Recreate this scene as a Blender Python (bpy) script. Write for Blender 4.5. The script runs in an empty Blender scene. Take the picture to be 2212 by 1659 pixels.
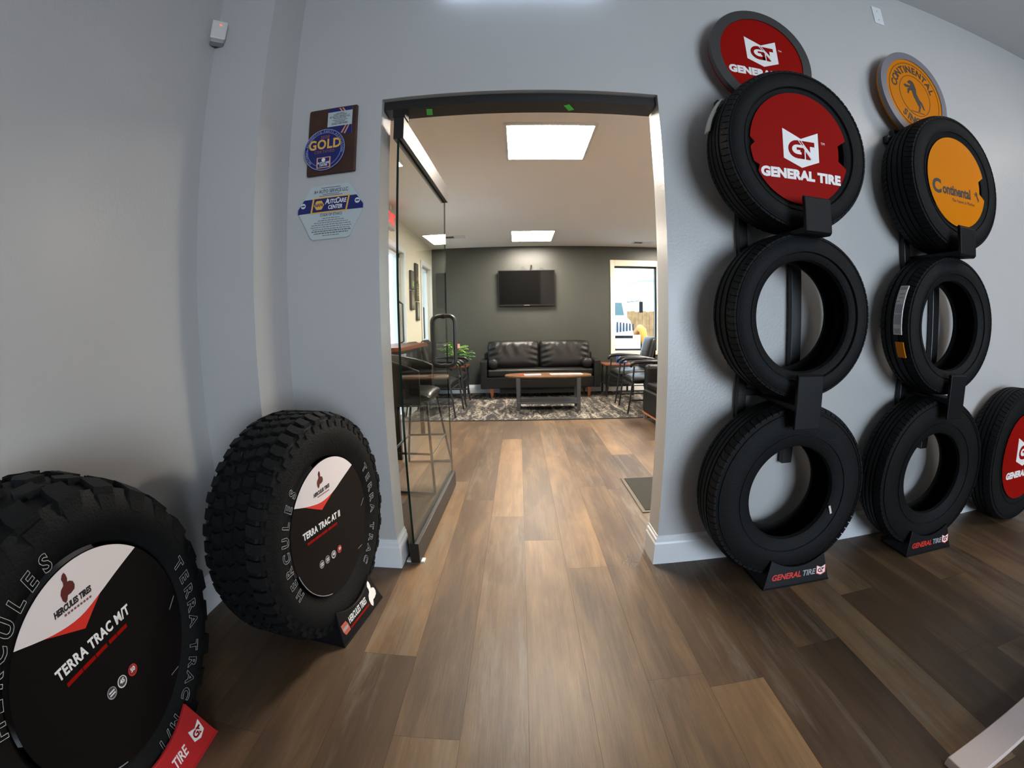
import bpy, bmesh, math, random
from mathutils import Matrix, Vector
random.seed(7)
PI = math.pi
SC = bpy.context.scene
COL = SC.collection

# ------------------------------------------------------------------ camera (wide action-camera fisheye)
cam = bpy.data.cameras.new('camera')
camo = bpy.data.objects.new('camera', cam)
COL.objects.link(camo)
cam.type = 'PANO'
cam.sensor_fit = 'HORIZONTAL'
cam.sensor_width = 36.0
cam.sensor_height = 27.0
cam.clip_start = 0.02
cam.panorama_type = 'FISHEYE_LENS_POLYNOMIAL'
_s = 2212 / 36.0 / 1000.0
cam.fisheye_polynomial_k0 = 0.0
cam.fisheye_polynomial_k1 = -1.07385 * _s
cam.fisheye_polynomial_k2 = 0.0
cam.fisheye_polynomial_k3 = 0.068757 * _s ** 3
cam.fisheye_polynomial_k4 = 0.0
cam.fisheye_fov = math.radians(178)
camo.matrix_world = (Matrix.Translation((0, 0, 1.1)) @ Matrix.Rotation(0.017469, 4, 'Z')
                     @ Matrix.Rotation(1.436015, 4, 'X') @ Matrix.Rotation(-0.018425, 4, 'Z'))
SC.camera = camo

# ------------------------------------------------------------------ world, exposure
w = bpy.data.worlds.new('sky'); SC.world = w
w.use_nodes = True
bg = w.node_tree.nodes['Background']
bg.inputs[0].default_value = (0.66, 0.83, 1.0, 1)
bg.inputs[1].default_value = 4.5
SC.view_settings.view_transform = 'Standard'
SC.view_settings.look = 'None'
SC.view_settings.exposure = 0.0
SC.view_settings.gamma = 1.0
SC.view_settings.use_curve_mapping = False
SC.cycles.use_denoising = True
SC.cycles.max_bounces = 10
SC.cycles.diffuse_bounces = 5
SC.cycles.glossy_bounces = 5
SC.cycles.transmission_bounces = 8
SC.cycles.transparent_max_bounces = 12
SC.cycles.sample_clamp_indirect = 6.0
SC.cycles.caustics_reflective = False
SC.cycles.caustics_refractive = False

PANEL_LOUNGE = 106.0
PANEL_SHOP = 11.0
COL_LOUNGE = (1.0, 0.89, 0.76)
COL_SHOP = (1.0, 0.90, 0.80)


# daylight windows of the showroom: light portals that help sample the sky
def portal(name, loc, rot, sx, sy):
    l = bpy.data.lights.new(name, 'AREA'); l.shape = 'RECTANGLE'; l.size = sx; l.size_y = sy
    l.cycles.is_portal = True
    o = bpy.data.objects.new(name, l); COL.objects.link(o); o.location = loc; o.rotation_euler = rot


# bright sky seen through the big shop window at the rear right
dl = bpy.data.lights.new('daylight', 'AREA'); dl.shape = 'RECTANGLE'; dl.size = 2.2; dl.size_y = 1.8
dl.energy = 186.0; dl.color = (0.76, 0.88, 1.0)
dlo = bpy.data.objects.new('daylight', dl); COL.objects.link(dlo); dlo.location = (2.3, -3.40, 1.2); dlo.rotation_euler = (PI / 2, 0, 0)
portal('portal_lounge', (1.945, 7.16, 1.37), (-PI / 2, 0, 0), 0.72, 1.4)


# ------------------------------------------------------------------ materials
MATS = {}


def mat(name, col, rough=0.5, metal=0.0, spec=0.5, bump=0.0, bscale=200.0, mottle=0.0, mscale=6.0,
        emit=None, estr=0.0, trans=0.0, coat=0.0, ior=1.45):
    if name in MATS: return MATS[name]
    m = bpy.data.materials.new(name); m.use_nodes = True
    nt = m.node_tree; b = nt.nodes['Principled BSDF']
    b.inputs['Base Color'].default_value = (*col, 1)
    b.inputs['Roughness'].default_value = rough
    b.inputs['Metallic'].default_value = metal
    b.inputs['Specular IOR Level'].default_value = spec
    b.inputs['IOR'].default_value = ior
    b.inputs['Transmission Weight'].default_value = trans
    b.inputs['Coat Weight'].default_value = coat
    if emit:
        b.inputs['Emission Color'].default_value = (*emit, 1)
        b.inputs['Emission Strength'].default_value = estr
    tc = None
    if mottle or bump:
        tc = nt.nodes.new('ShaderNodeTexCoord')
    if mottle:
        n = nt.nodes.new('ShaderNodeTexNoise'); n.inputs['Scale'].default_value = mscale; n.inputs['Detail'].default_value = 5
        nt.links.new(tc.outputs['Object'], n.inputs['Vector'])
        r = nt.nodes.new('ShaderNodeMapRange'); r.inputs[1].default_value = 0.3; r.inputs[2].default_value = 0.7
        r.inputs[3].default_value = 1 - mottle; r.inputs[4].default_value = 1 + mottle
        nt.links.new(n.outputs['Fac'], r.inputs[0])
        mx = nt.nodes.new('ShaderNodeVectorMath'); mx.operation = 'SCALE'
        mx.inputs[0].default_value = col
        nt.links.new(r.outputs[0], mx.inputs['Scale'])
        nt.links.new(mx.outputs[0], b.inputs['Base Color'])
    if bump:
        n2 = nt.nodes.new('ShaderNodeTexNoise'); n2.inputs['Scale'].default_value = bscale; n2.inputs['Detail'].default_value = 3
        nt.links.new(tc.outputs['Object'], n2.inputs['Vector'])
        bp = nt.nodes.new('ShaderNodeBump'); bp.inputs['Strength'].default_value = bump; bp.inputs['Distance'].default_value = 0.01
        nt.links.new(n2.outputs['Fac'], bp.inputs['Height'])
        nt.links.new(bp.outputs[0], b.inputs['Normal'])
    MATS[name] = m
    return m


M_WALL = mat('paint_grey', (0.47, 0.465, 0.46), 0.33, bump=0.10, bscale=90, mottle=0.02, mscale=2)
M_WHITE = mat('trim_white', (0.72, 0.73, 0.75), 0.35)
M_CEIL = mat('ceiling_shop', (0.50, 0.50, 0.50), 0.5, bump=0.05, bscale=120)
M_CEIL2 = mat('ceiling_lounge', (0.87, 0.83, 0.81), 0.8, bump=0.05, bscale=120)
M_DARKWALL = mat('paint_charcoal', (0.030, 0.033, 0.027), 0.40, bump=0.12, bscale=90, mottle=0.05, mscale=3)
M_CREAM = mat('paint_cream', (0.70, 0.66, 0.53), 0.5, bump=0.06, bscale=90)
M_BLACK = mat('black_metal', (0.010, 0.010, 0.010), 0.35)
M_BRONZE = mat('black_anodised', (0.016, 0.0145, 0.013), 0.42)
M_RUBBER = mat('rubber', (0.0062, 0.0068, 0.0072), 0.62, spec=0.16, bump=0.25, bscale=160, mottle=0.12, mscale=9)
M_RUBBER2 = mat('rubber_sidewall', (0.012, 0.0125, 0.0135), 0.5, bump=0.06, bscale=260)
M_PLASTIC = mat('black_plastic', (0.007, 0.007, 0.008), 0.45, spec=0.2)
M_WTEXT = mat('print_white', (0.80, 0.78, 0.76), 0.5)
M_OUTLINE = mat('raised_white', (0.36, 0.36, 0.35), 0.6)
M_RED = mat('print_red', (0.26, 0.006, 0.004), 0.42, spec=0.04)
M_REDB = mat('print_red_bright', (0.60, 0.030, 0.020), 0.4)
M_ORANGE = mat('print_orange', (0.55, 0.17, 0.003), 0.4, spec=0.05)
M_INK = mat('ink', (0.02, 0.018, 0.02), 0.5)
M_GREYT = mat('print_grey', (0.32, 0.33, 0.36), 0.4)
M_DISC = mat('card_black', (0.006, 0.0052, 0.0052), 0.45, spec=0.12)
M_DISCW = mat('card_white', (0.70, 0.64, 0.63), 0.5)
M_BLUE = mat('print_blue', (0.014, 0.017, 0.125), 0.4)
M_YEL = mat('print_gold', (0.75, 0.42, 0.07), 0.4)
M_ALU = mat('brushed_aluminium', (0.55, 0.62, 0.63), 0.38, metal=0.35)
M_WOODDK = mat('plaque_wood', (0.050, 0.020, 0.013), 0.4, mottle=0.2, mscale=14)
M_GREEN = mat('green_tape', (0.07, 0.62, 0.09), 0.5)
M_LEATHER = mat('black_leather', (0.0048, 0.0046, 0.0045), 0.42, spec=0.35, bump=0.15, bscale=120)
M_VINYL = mat('black_vinyl', (0.007, 0.007, 0.007), 0.33, bump=0.08, bscale=150)
M_WOOD = mat('oak_top', (0.105, 0.052, 0.022), 0.42, spec=0.2, mottle=0.18, mscale=11)
M_WOODLEG = mat('walnut_leg', (0.21, 0.075, 0.028), 0.4, mottle=0.15, mscale=12)
M_REDWOOD = mat('red_wood_top', (0.13, 0.045, 0.02), 0.4, spec=0.2, mottle=0.15, mscale=12)
M_GREYWOOD = mat('grey_painted_wood', (0.045, 0.045, 0.047), 0.5)
M_BEIGE = mat('beige_laminate', (0.55, 0.45, 0.41), 0.5, bump=0.03)
M_DARKLAM = mat('dark_laminate', (0.05, 0.048, 0.045), 0.5)
M_PAPER = mat('paper', (0.60, 0.57, 0.54), 0.6)
M_SCREEN = mat('tv_screen', (0.004, 0.004, 0.004), 0.05, spec=0.3)
M_LEAF = mat('leaf', (0.13, 0.26, 0.03), 0.4, mottle=0.35, mscale=12)
M_LEAFD = mat('leaf_dark', (0.035, 0.13, 0.03), 0.4, mottle=0.3, mscale=12)
M_POT = mat('pot_dark', (0.03, 0.028, 0.027), 0.4)
M_SENSOR = mat('sensor_plastic', (0.62, 0.60, 0.58), 0.4)
M_MAT = mat('door_mat', (0.018, 0.017, 0.014), 0.9, bump=0.4, bscale=300)
M_TRUCK = mat('truck_white', (0.85, 0.86, 0.87), 0.25, coat=0.4)
M_TGLASS = mat('truck_glass', (0.10, 0.17, 0.18), 0.1)
M_STEEL = mat('dull_steel', (0.35, 0.36, 0.38), 0.35, metal=0.8)
M_FENCE = mat('fence_wood', (0.36, 0.20, 0.085), 0.8, mottle=0.25, mscale=5)
M_SIDING = mat('siding_white', (0.80, 0.82, 0.80), 0.6)
M_GROUND = mat('gravel', (0.70, 0.68, 0.65), 0.9, mottle=0.15, mscale=4)
M_ORANGEP = mat('truck_orange', (0.75, 0.30, 0.03), 0.35)
M_LED = mat('led_green', (0.0, 0.3, 0.2), 0.4, emit=(0.05, 1.0, 0.55), estr=3)
M_LEDR = mat('led_red', (0.3, 0.0, 0.0), 0.4, emit=(1.0, 0.10, 0.04), estr=2.2)
M_EXITR = mat('exit_red', (0.4, 0.0, 0.0), 0.4, emit=(1.0, 0.03, 0.04), estr=1.3)
M_PLOUNGE = mat('panel_lounge', (0.9, 0.9, 0.9), 0.5, emit=COL_LOUNGE, estr=PANEL_LOUNGE)
M_PSHOP = mat('panel_shop', (0.9, 0.9, 0.9), 0.5, emit=COL_SHOP, estr=PANEL_SHOP)
M_STRIP = mat('strip_blue', (0.9, 0.9, 0.9), 0.5, emit=(0.62, 0.74, 1.0), estr=14.0)


def glass_mat():
    m = bpy.data.materials.new('door_glass'); m.use_nodes = True
    nt = m.node_tree; nt.nodes.clear()
    out = nt.nodes.new('ShaderNodeOutputMaterial')
    gl = nt.nodes.new('ShaderNodeBsdfGlossy'); gl.inputs['Roughness'].default_value = 0.0
    gl.inputs['Color'].default_value = (0.93, 0.97, 0.95, 1)
    tr = nt.nodes.new('ShaderNodeBsdfTransparent'); tr.inputs['Color'].default_value = (0.90, 0.945, 0.92, 1)
    fr = nt.nodes.new('ShaderNodeFresnel'); fr.inputs['IOR'].default_value = 1.5
    mx = nt.nodes.new('ShaderNodeMixShader')
    nt.links.new(fr.outputs[0], mx.inputs[0]); nt.links.new(tr.outputs[0], mx.inputs[1]); nt.links.new(gl.outputs[0], mx.inputs[2])
    nt.links.new(mx.outputs[0], out.inputs['Surface'])
    return m


M_GLASS = glass_mat()
M_GEDGE = mat('glass_edge', (0.006, 0.02, 0.014), 0.15)


def floor_mat():
    m = bpy.data.materials.new('vinyl_plank'); m.use_nodes = True
    nt = m.node_tree; b = nt.nodes['Principled BSDF']; L = nt.links
    at = nt.nodes.new('ShaderNodeAttribute'); at.attribute_name = 'tone'      # r = tone, g = warmth, b = seed
    sep = nt.nodes.new('ShaderNodeSeparateColor'); L.new(at.outputs['Color'], sep.inputs[0])
    tc = nt.nodes.new('ShaderNodeTexCoord')
    off = nt.nodes.new('ShaderNodeVectorMath'); off.operation = 'MULTIPLY_ADD'
    comb = nt.nodes.new('ShaderNodeCombineXYZ')
    L.new(sep.outputs[2], comb.inputs[0]); L.new(sep.outputs[2], comb.inputs[1]); L.new(sep.outputs[2], comb.inputs[2])
    off.inputs[1].default_value = (37.0, 91.0, 17.0)
    L.new(comb.outputs[0], off.inputs[0]); L.new(tc.outputs['Object'], off.inputs[2])

    def noise(scale, detail, rough, dist=0.0):
        mp = nt.nodes.new('ShaderNodeMapping'); mp.inputs['Scale'].default_value = scale
        L.new(off.outputs[0], mp.inputs[0])
        n = nt.nodes.new('ShaderNodeTexNoise'); n.inputs['Scale'].default_value = 1.0
        n.inputs['Detail'].default_value = detail; n.inputs['Roughness'].default_value = rough
        n.inputs['Distortion'].default_value = dist
        L.new(mp.outputs[0], n.inputs['Vector']); return n
    big = noise((7, 1.6, 1), 4, 0.55, 0.4)
    grain = noise((60, 3.0, 1), 5, 0.6, 0.3)
    fine = noise((260, 9.0, 1), 3, 0.6)
    patch = noise((16, 1.5, 1), 7, 0.72, 0.35)
    r1 = nt.nodes.new('ShaderNodeValToRGB')
    e = r1.color_ramp.elements
    e[0].position = 0.0; e[0].color = (0.037, 0.0225, 0.0135, 1)
    e[1].position = 1.0; e[1].color = (0.29, 0.170, 0.078, 1)
    a = r1.color_ramp.elements.new(0.38); a.color = (0.079, 0.049, 0.028, 1)
    a = r1.color_ramp.elements.new(0.68); a.color = (0.162, 0.099, 0.050, 1)

    def mth(op, x, y, clamp=False):
        n = nt.nodes.new('ShaderNodeMath'); n.operation = op; n.use_clamp = clamp
        for i, v in enumerate((x, y)):
            if isinstance(v, float): n.inputs[i].default_value = v
            else: L.new(v, n.inputs[i])
        return n.outputs[0]
    v = mth('ADD', sep.outputs[0], mth('MULTIPLY', mth('SUBTRACT', big.outputs['Fac'], 0.5), 0.95))
    v = mth('ADD', v, mth('MULTIPLY', mth('SUBTRACT', grain.outputs['Fac'], 0.5), 0.36))
    v = mth('ADD', v, mth('MULTIPLY', mth('SUBTRACT', fine.outputs['Fac'], 0.5), 0.22), True)
    L.new(v, r1.inputs[0])
    # grey weathered patches
    pr = nt.nodes.new('ShaderNodeMapRange'); pr.inputs[1].default_value = 0.50; pr.inputs[2].default_value = 0.70
    pr.inputs[3].default_value = 0.0; pr.inputs[4].default_value = 0.6
    L.new(patch.outputs['Fac'], pr.inputs[0])
    pm = mth('MULTIPLY', pr.outputs[0], sep.outputs[1])
    mx = nt.nodes.new('ShaderNodeMix'); mx.data_type = 'RGBA'
    L.new(pm, mx.inputs[0]); L.new(r1.outputs[0], mx.inputs[6]); mx.inputs[7].default_value = (0.17, 0.148, 0.115, 1)
    L.new(mx.outputs[2], b.inputs['Base Color'])
    b.inputs['Roughness'].default_value = 0.43
    b.inputs['Specular IOR Level'].default_value = 0.36
    bp = nt.nodes.new('ShaderNodeBump'); bp.inputs['Strength'].default_value = 0.10; bp.inputs['Distance'].default_value = 0.004
    L.new(fine.outputs['Fac'], bp.inputs['Height']); L.new(bp.outputs[0], b.inputs['Normal'])
    return m


M_FLOOR = floor_mat()


def rug_mat():
    m = bpy.data.materials.new('distressed_rug'); m.use_nodes = True
    nt = m.node_tree; b = nt.nodes['Principled BSDF']; L = nt.links
    tc = nt.nodes.new('ShaderNodeTexCoord')
    mp = nt.nodes.new('ShaderNodeMapping'); mp.inputs['Scale'].default_value = (6.5, 1.5, 1); mp.inputs['Rotation'].default_value = (0, 0, 0.12)
    L.new(tc.outputs['Object'], mp.inputs[0])
    n = nt.nodes.new('ShaderNodeTexNoise'); n.inputs['Scale'].default_value = 1.5; n.inputs['Detail'].default_value = 9
    n.inputs['Roughness'].default_value = 0.72; n.inputs['Distortion'].default_value = 1.1
    L.new(mp.outputs[0], n.inputs['Vector'])
    f = nt.nodes.new('ShaderNodeTexNoise'); f.inputs['Scale'].default_value = 42; f.inputs['Detail'].default_value = 4
    L.new(tc.outputs['Object'], f.inputs['Vector'])
    ad = nt.nodes.new('ShaderNodeMath'); ad.operation = 'MULTIPLY_ADD'; ad.inputs[1].default_value = 0.5
    L.new(f.outputs['Fac'], ad.inputs[0]); L.new(n.outputs['Fac'], ad.inputs[2])
    r = nt.nodes.new('ShaderNodeValToRGB'); e = r.color_ramp.elements
    e[0].position = 0.70; e[0].color = (0.010, 0.009, 0.0085, 1)
    e[1].position = 0.86; e[1].color = (0.26, 0.235, 0.195, 1)
    a = r.color_ramp.elements.new(0.765); a.color = (0.042, 0.034, 0.027, 1)
    a = r.color_ramp.elements.new(0.80); a.color = (0.15, 0.13, 0.10, 1)
    L.new(ad.outputs[0], r.inputs[0]); L.new(r.outputs[0], b.inputs['Base Color'])
    b.inputs['Roughness'].default_value = 0.95
    bp = nt.nodes.new('ShaderNodeBump'); bp.inputs['Strength'].default_value = 0.4; bp.inputs['Distance'].default_value = 0.01
    L.new(f.outputs['Fac'], bp.inputs['Height']); L.new(bp.outputs[0], b.inputs['Normal'])
    return m


M_RUG = rug_mat()


# ------------------------------------------------------------------ mesh helpers
class MB:
    def __init__(s): s.v = []; s.f = []; s.mi = []; s.m = 0

    def add(s, vs, fs):
        o = len(s.v); s.v += [tuple(x) for x in vs]
        for f in fs: s.f.append([i + o for i in f]); s.mi.append(s.m)
        return s

    def box(s, x0, x1, y0, y1, z0, z1):
        return s.add([(x0, y0, z0), (x1, y0, z0), (x1, y1, z0), (x0, y1, z0), (x0, y0, z1), (x1, y0, z1), (x1, y1, z1), (x0, y1, z1)],
                     [(3, 2, 1, 0), (4, 5, 6, 7), (0, 1, 5, 4), (1, 2, 6, 5), (2, 3, 7, 6), (3, 0, 4, 7)])

    def hexa(s, bottom, top):
        return s.add(list(bottom) + list(top), [(3, 2, 1, 0), (4, 5, 6, 7), (0, 1, 5, 4), (1, 2, 6, 5), (2, 3, 7, 6), (3, 0, 4, 7)])

    def prism(s, poly, a, b, fn=lambda u, v, t: (u, v, t)):
        n = len(poly)
        vs = [fn(u, v, a) for u, v in poly] + [fn(u, v, b) for u, v in poly]
        fs = [list(range(n))[::-1], list(range(n, 2 * n))] + [(i, (i + 1) % n, n + (i + 1) % n, n + i) for i in range(n)]
        return s.add(vs, fs)

    def tube(s, pts, r, n=10, closed=False, cap=True):
        pts = [Vector(p) for p in pts]; k = len(pts)
        rs = r if isinstance(r, (list, tuple)) else [r] * k
        rings = []
        prev = None
        for i in range(k):
            if closed: t = pts[(i + 1) % k] - pts[i - 1]
            else: t = pts[min(i + 1, k - 1)] - pts[max(i - 1, 0)]
            t.normalize()
            if prev is None:
                a = Vector((0, 0, 1)) if abs(t.z) < 0.9 else Vector((1, 0, 0))
                u = t.cross(a).normalized()
            else:
                u = (prev - t * prev.dot(t)).normalized()
            prev = u; v = t.cross(u)
            rings.append([pts[i] + (u * math.cos(2 * PI * j / n) + v * math.sin(2 * PI * j / n)) * rs[i] for j in range(n)])
        vs = [p for R in rings for p in R]; fs = []
        for i in range(k if closed else k - 1):
            i2 = (i + 1) % k
            for j in range(n): fs.append((i * n + j, i * n + (j + 1) % n, i2 * n + (j + 1) % n, i2 * n + j))
        if not closed and cap:
            fs.append(list(range(n))[::-1]); fs.append(list(range((k - 1) * n, k * n)))
        return s.add(vs, fs)

    def lathe(s, prof, n, fn, closed=True):
        """prof: list of (axial, radius); fn(axial, radius, angle) -> xyz"""
        k = len(prof); vs = []; fs = []
        for j in range(n):
            th = 2 * PI * j / n
            for a, r in prof: vs.append(fn(a, r, th))
        for j in range(n):
            j2 = (j + 1) % n
            for i in range(k if closed else k - 1):
                i2 = (i + 1) % k
                fs.append((j * k + i, j * k + i2, j2 * k + i2, j2 * k + i))
        return s.add(vs, fs)

    def build(s, name, mats, parent=None, smooth=None, bevel=0.0, loc=None, rot=None, segs=2):
        me = bpy.data.meshes.new(name)
        me.from_pydata(s.v, [], s.f)
        mats = mats if isinstance(mats, (list, tuple)) else [mats]
        for m in mats: me.materials.append(m)
        me.polygons.foreach_set('material_index', s.mi)
        bm = bmesh.new(); bm.from_mesh(me); bmesh.ops.recalc_face_normals(bm, faces=bm.faces); bm.to_mesh(me); bm.free()
        if smooth is not None:
            me.shade_smooth()
            if smooth < 3: me.set_sharp_from_angle(angle=smooth)
        o = bpy.data.objects.new(name, me); COL.objects.link(o)
        if parent: o.parent = parent
        if loc: o.location = loc
        if rot: o.rotation_euler = rot
        if bevel:
            md = o.modifiers.new('bevel', 'BEVEL'); md.width = bevel; md.segments = segs; md.limit_method = 'ANGLE'; md.angle_limit = 0.6
        return o


def tag(o, label, cat, group=None):
    o['label'] = label; o['category'] = cat
    if group: o['group'] = group
    return o


def thing(name, label, cat, loc=(0, 0, 0), rotz=0.0, group=None):
    o = bpy.data.objects.new(name, None); COL.objects.link(o)
    o.empty_display_size = 0.1
    o.location = loc; o.rotation_euler = (0, 0, rotz)
    return tag(o, label, cat, group)


def struct(o): o['kind'] = 'structure'; return o


def copy_tree(o, parent=None):
    c = o.copy(); COL.objects.link(c); c.parent = parent
    for ch in o.children: copy_tree(ch, c)
    return c


def box_obj(name, b, m, parent=None, bevel=0.0): return MB().box(*b).build(name, m, parent, bevel=bevel)


# plane frame for flat artwork on faces: local X right, Z up, facing -Y
def art(u, v, t): return (u, t, v)


def text_mesh(body, size, bold=0.0, shear=0.0, extrude=0.0006, align='CENTER', outline=None, space=1.0, sx=1.0):
    cu = bpy.data.curves.new('t', 'FONT'); cu.body = body; cu.size = size
    cu.align_x = align; cu.align_y = 'CENTER'; cu.offset = bold * size; cu.shear = shear; cu.space_character = space
    cu.resolution_u = 3
    if outline:
        cu.fill_mode = 'NONE'; cu.bevel_depth = outline; cu.bevel_resolution = 0
    else:
        cu.extrude = extrude
    o = bpy.data.objects.new('t', cu); COL.objects.link(o)
    dg = bpy.context.evaluated_depsgraph_get()
    me = bpy.data.meshes.new_from_object(o.evaluated_get(dg))
    bpy.data.objects.remove(o); bpy.data.curves.remove(cu)
    me.materials.clear()
    if sx != 1.0: me.transform(Matrix.Diagonal((sx, 1, 1, 1)))
    return me


ART = Matrix(((1, 0, 0, 0), (0, 0, -1, 0), (0, 1, 0, 0), (0, 0, 0, 1)))    # text XY -> XZ, facing -Y


def add_text(mb, body, size, u, v, t, rot=0.0, **k):
    me = text_mesh(body, size, **k)
    me.transform(Matrix.Translation((u, t, v)) @ Matrix.Rotation(-rot, 4, 'Y') @ ART)
    mb.add([x.co for x in me.vertices], [list(p.vertices) for p in me.polygons])
    bpy.data.meshes.remove(me)


def arc_text(mb, body, size, radius, a0, t, step, inward=False, **k):
    """characters along a circle in the XZ plane; a0 = angle of the first glyph, tops outward and clockwise unless inward"""
    wd = lambda c: 0.45 if c in "I1/'" else (1.15 if c == 'M' else (0.65 if c == ' ' else 1.0))
    a = a0
    for i, ch in enumerate(body):
        if i:
            st_ = step * (wd(body[i - 1]) + wd(ch)) / 2
            a += st_ if inward else -st_
        if ch != ' ':
            rot = a + PI / 2 if inward else a - PI / 2
            add_text(mb, ch, size, radius * math.cos(a), radius * math.sin(a), t, rot, **k)


def circ(r, n=48, a0=0.0, a1=2 * PI, cx=0.0, cy=0.0):
    if abs(a1 - a0 - 2 * PI) < 1e-6: return [(cx + r * math.cos(2 * PI * i / n), cy + r * math.sin(2 * PI * i / n)) for i in range(n)]
    return [(cx + r * math.cos(a0 + (a1 - a0) * i / n), cy + r * math.sin(a0 + (a1 - a0) * i / n)) for i in range(n + 1)]


def ring(mb, r0, r1, a, b, n=64, cx=0.0, cy=0.0):
    mb.lathe([(a, r0), (a, r1), (b, r1), (b, r0)], n, lambda y, r, th: (cx + r * math.cos(th), y, cy + r * math.sin(th)))


# ================================================================== SETTING
YW = 1.755; YB = 1.895; DL = -0.5755; DR = 0.628; DH = 2.127; ZC = 3.10; ZL = 2.395; XL = -1.30; XP = -1.012; YP = 1.49
BY = 7.02
# floor: planks as quads, seams along Y
fl = []
tones = []
PW = 0.191


def plank(x0, x1, y0, y1):
    g = 0.0005
    fl.append((x0 + g, x1 - g, y0 + g, y1 - g))
    t = random.choice([0.28, 0.37, 0.45, 0.53, 0.62]) + random.uniform(-0.04, 0.04)
    tones.append([t, 1.0 if random.random() < 0.4 else 0.15, random.random()])


PL = 1.765
KNOWN = {-1: 2.33, 0: 2.033, -2: 0.816, -4: 3.79, 3: 0.96, 1: 1.75, 2: 2.79, 7: 1.297, 9: 0.758}
TONE = {(-1, 2.33): 0.66, (0, 2.033): 0.44, (-1, 0.565): 0.50, (0, 0.268): 0.58, (3, -0.805): 0.62, (3, 0.96): 0.27, (-2, -0.949): 0.60, (-2, 0.816): 0.40, (1, -0.015): 0.52, (1, 1.75): 0.56, (2, 1.025): 0.40, (-3, 0.0): 0.3}
for k in range(-9, 35):
    x0 = 0.015 + PW * k
    y = KNOWN.get(k, 0.9 + ((k * 0.618) % 1.0) * PL)
    while y > -3.3: y -= PL
    while y < 7.25:
        plank(x0, x0 + PW, max(y, -3.3), min(y + PL, 7.25))
        for (kk, yy), t_ in TONE.items():
            if kk == k and abs(yy - y) < 0.02: tones[-1][0] = t_
        y += PL
bmv = MB()
for (x0, x1, y0, y1) in fl: bmv.add([(x0, y0, 0), (x1, y0, 0), (x1, y1, 0), (x0, y1, 0)], [(0, 1, 2, 3)])
nplank = len(fl)
bmv.m = 1
bmv.box(-1.75, 6.75, -3.35, 7.3, -0.05, -0.003)
floor = struct(bmv.build('floor', [M_FLOOR, mat('seam_dark', (0.03, 0.02, 0.014), 0.8)]))
ca = floor.data.color_attributes.new('tone', 'FLOAT_COLOR', 'CORNER')
for p in floor.data.polygons:
    t = tones[p.index] if p.index < nplank else (0.3, 0, 0)
    for li in p.loop_indices: ca.data[li].color = (*t, 1)

# walls
wf = MB()
wf.box(XP, DL, YW, YB, 0, ZC); wf.box(DR, 6.7, YW, YB, 0, ZC); wf.box(DL, DR, YW, YB, DH, ZC)
wf.box(-1.9, XP, YP, YB, 0, ZC)
struct(wf.build('wall_front', M_WALL))
struct(box_obj('wall_left', (-1.42, XL, -3.35, YP, 0, ZC), M_WALL))
struct(box_obj('wall_right', (6.6, 6.75, -3.35, YW, 0, ZC), M_DARKWALL))  # unseen wall, coloured charcoal instead of grey to cut bounced light
wr = MB()      # rear wall with the shop window
wr.box(XL, 1.2, -3.35, -3.2, 0, ZC); wr.box(3.4, 6.6, -3.35, -3.2, 0, ZC); wr.box(1.2, 3.4, -3.35, -3.2, 0, 0.3); wr.box(1.2, 3.4, -3.35, -3.2, 2.1, ZC)
struct(wr.build('wall_rear', M_DARKWALL))  # dark colour chosen to lower ambient bounce; wall is out of view
wm = MB()
for x in (1.22, 2.3, 3.38): wm.box(x - 0.02, x + 0.02, -3.30, -3.24, 0.3, 2.1)
wm.box(1.2, 3.4, -3.30, -3.24, 0.3, 0.35); wm.box(1.2, 3.4, -3.30, -3.24, 2.05, 2.1)
struct(wm.build('window_2', M_BLACK))
struct(box_obj('ceiling', (-1.5, 6.8, -3.35, YB, ZC, ZC + 0.12), M_CEIL))
struct(box_obj('ceiling_lounge', (-1.7, 4.3, YB, BY + 0.15, ZL, ZL + 0.12), M_CEIL2))
# lounge walls
WX0, WX1, WZ0, WZ1 = 1.585, 2.305, 0.675, 2.068
wb = MB()
wb.box(-1.6, WX0, BY, BY + 0.15, 0, ZL); wb.box(WX1, 4.2, BY, BY + 0.15, 0, ZL); wb.box(WX0, WX1, BY, BY + 0.15, 0, WZ0); wb.box(WX0, WX1, BY, BY + 0.15, WZ1, ZL)
struct(wb.build('wall_lounge_back', M_DARKWALL))
LX = -1.40
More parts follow.
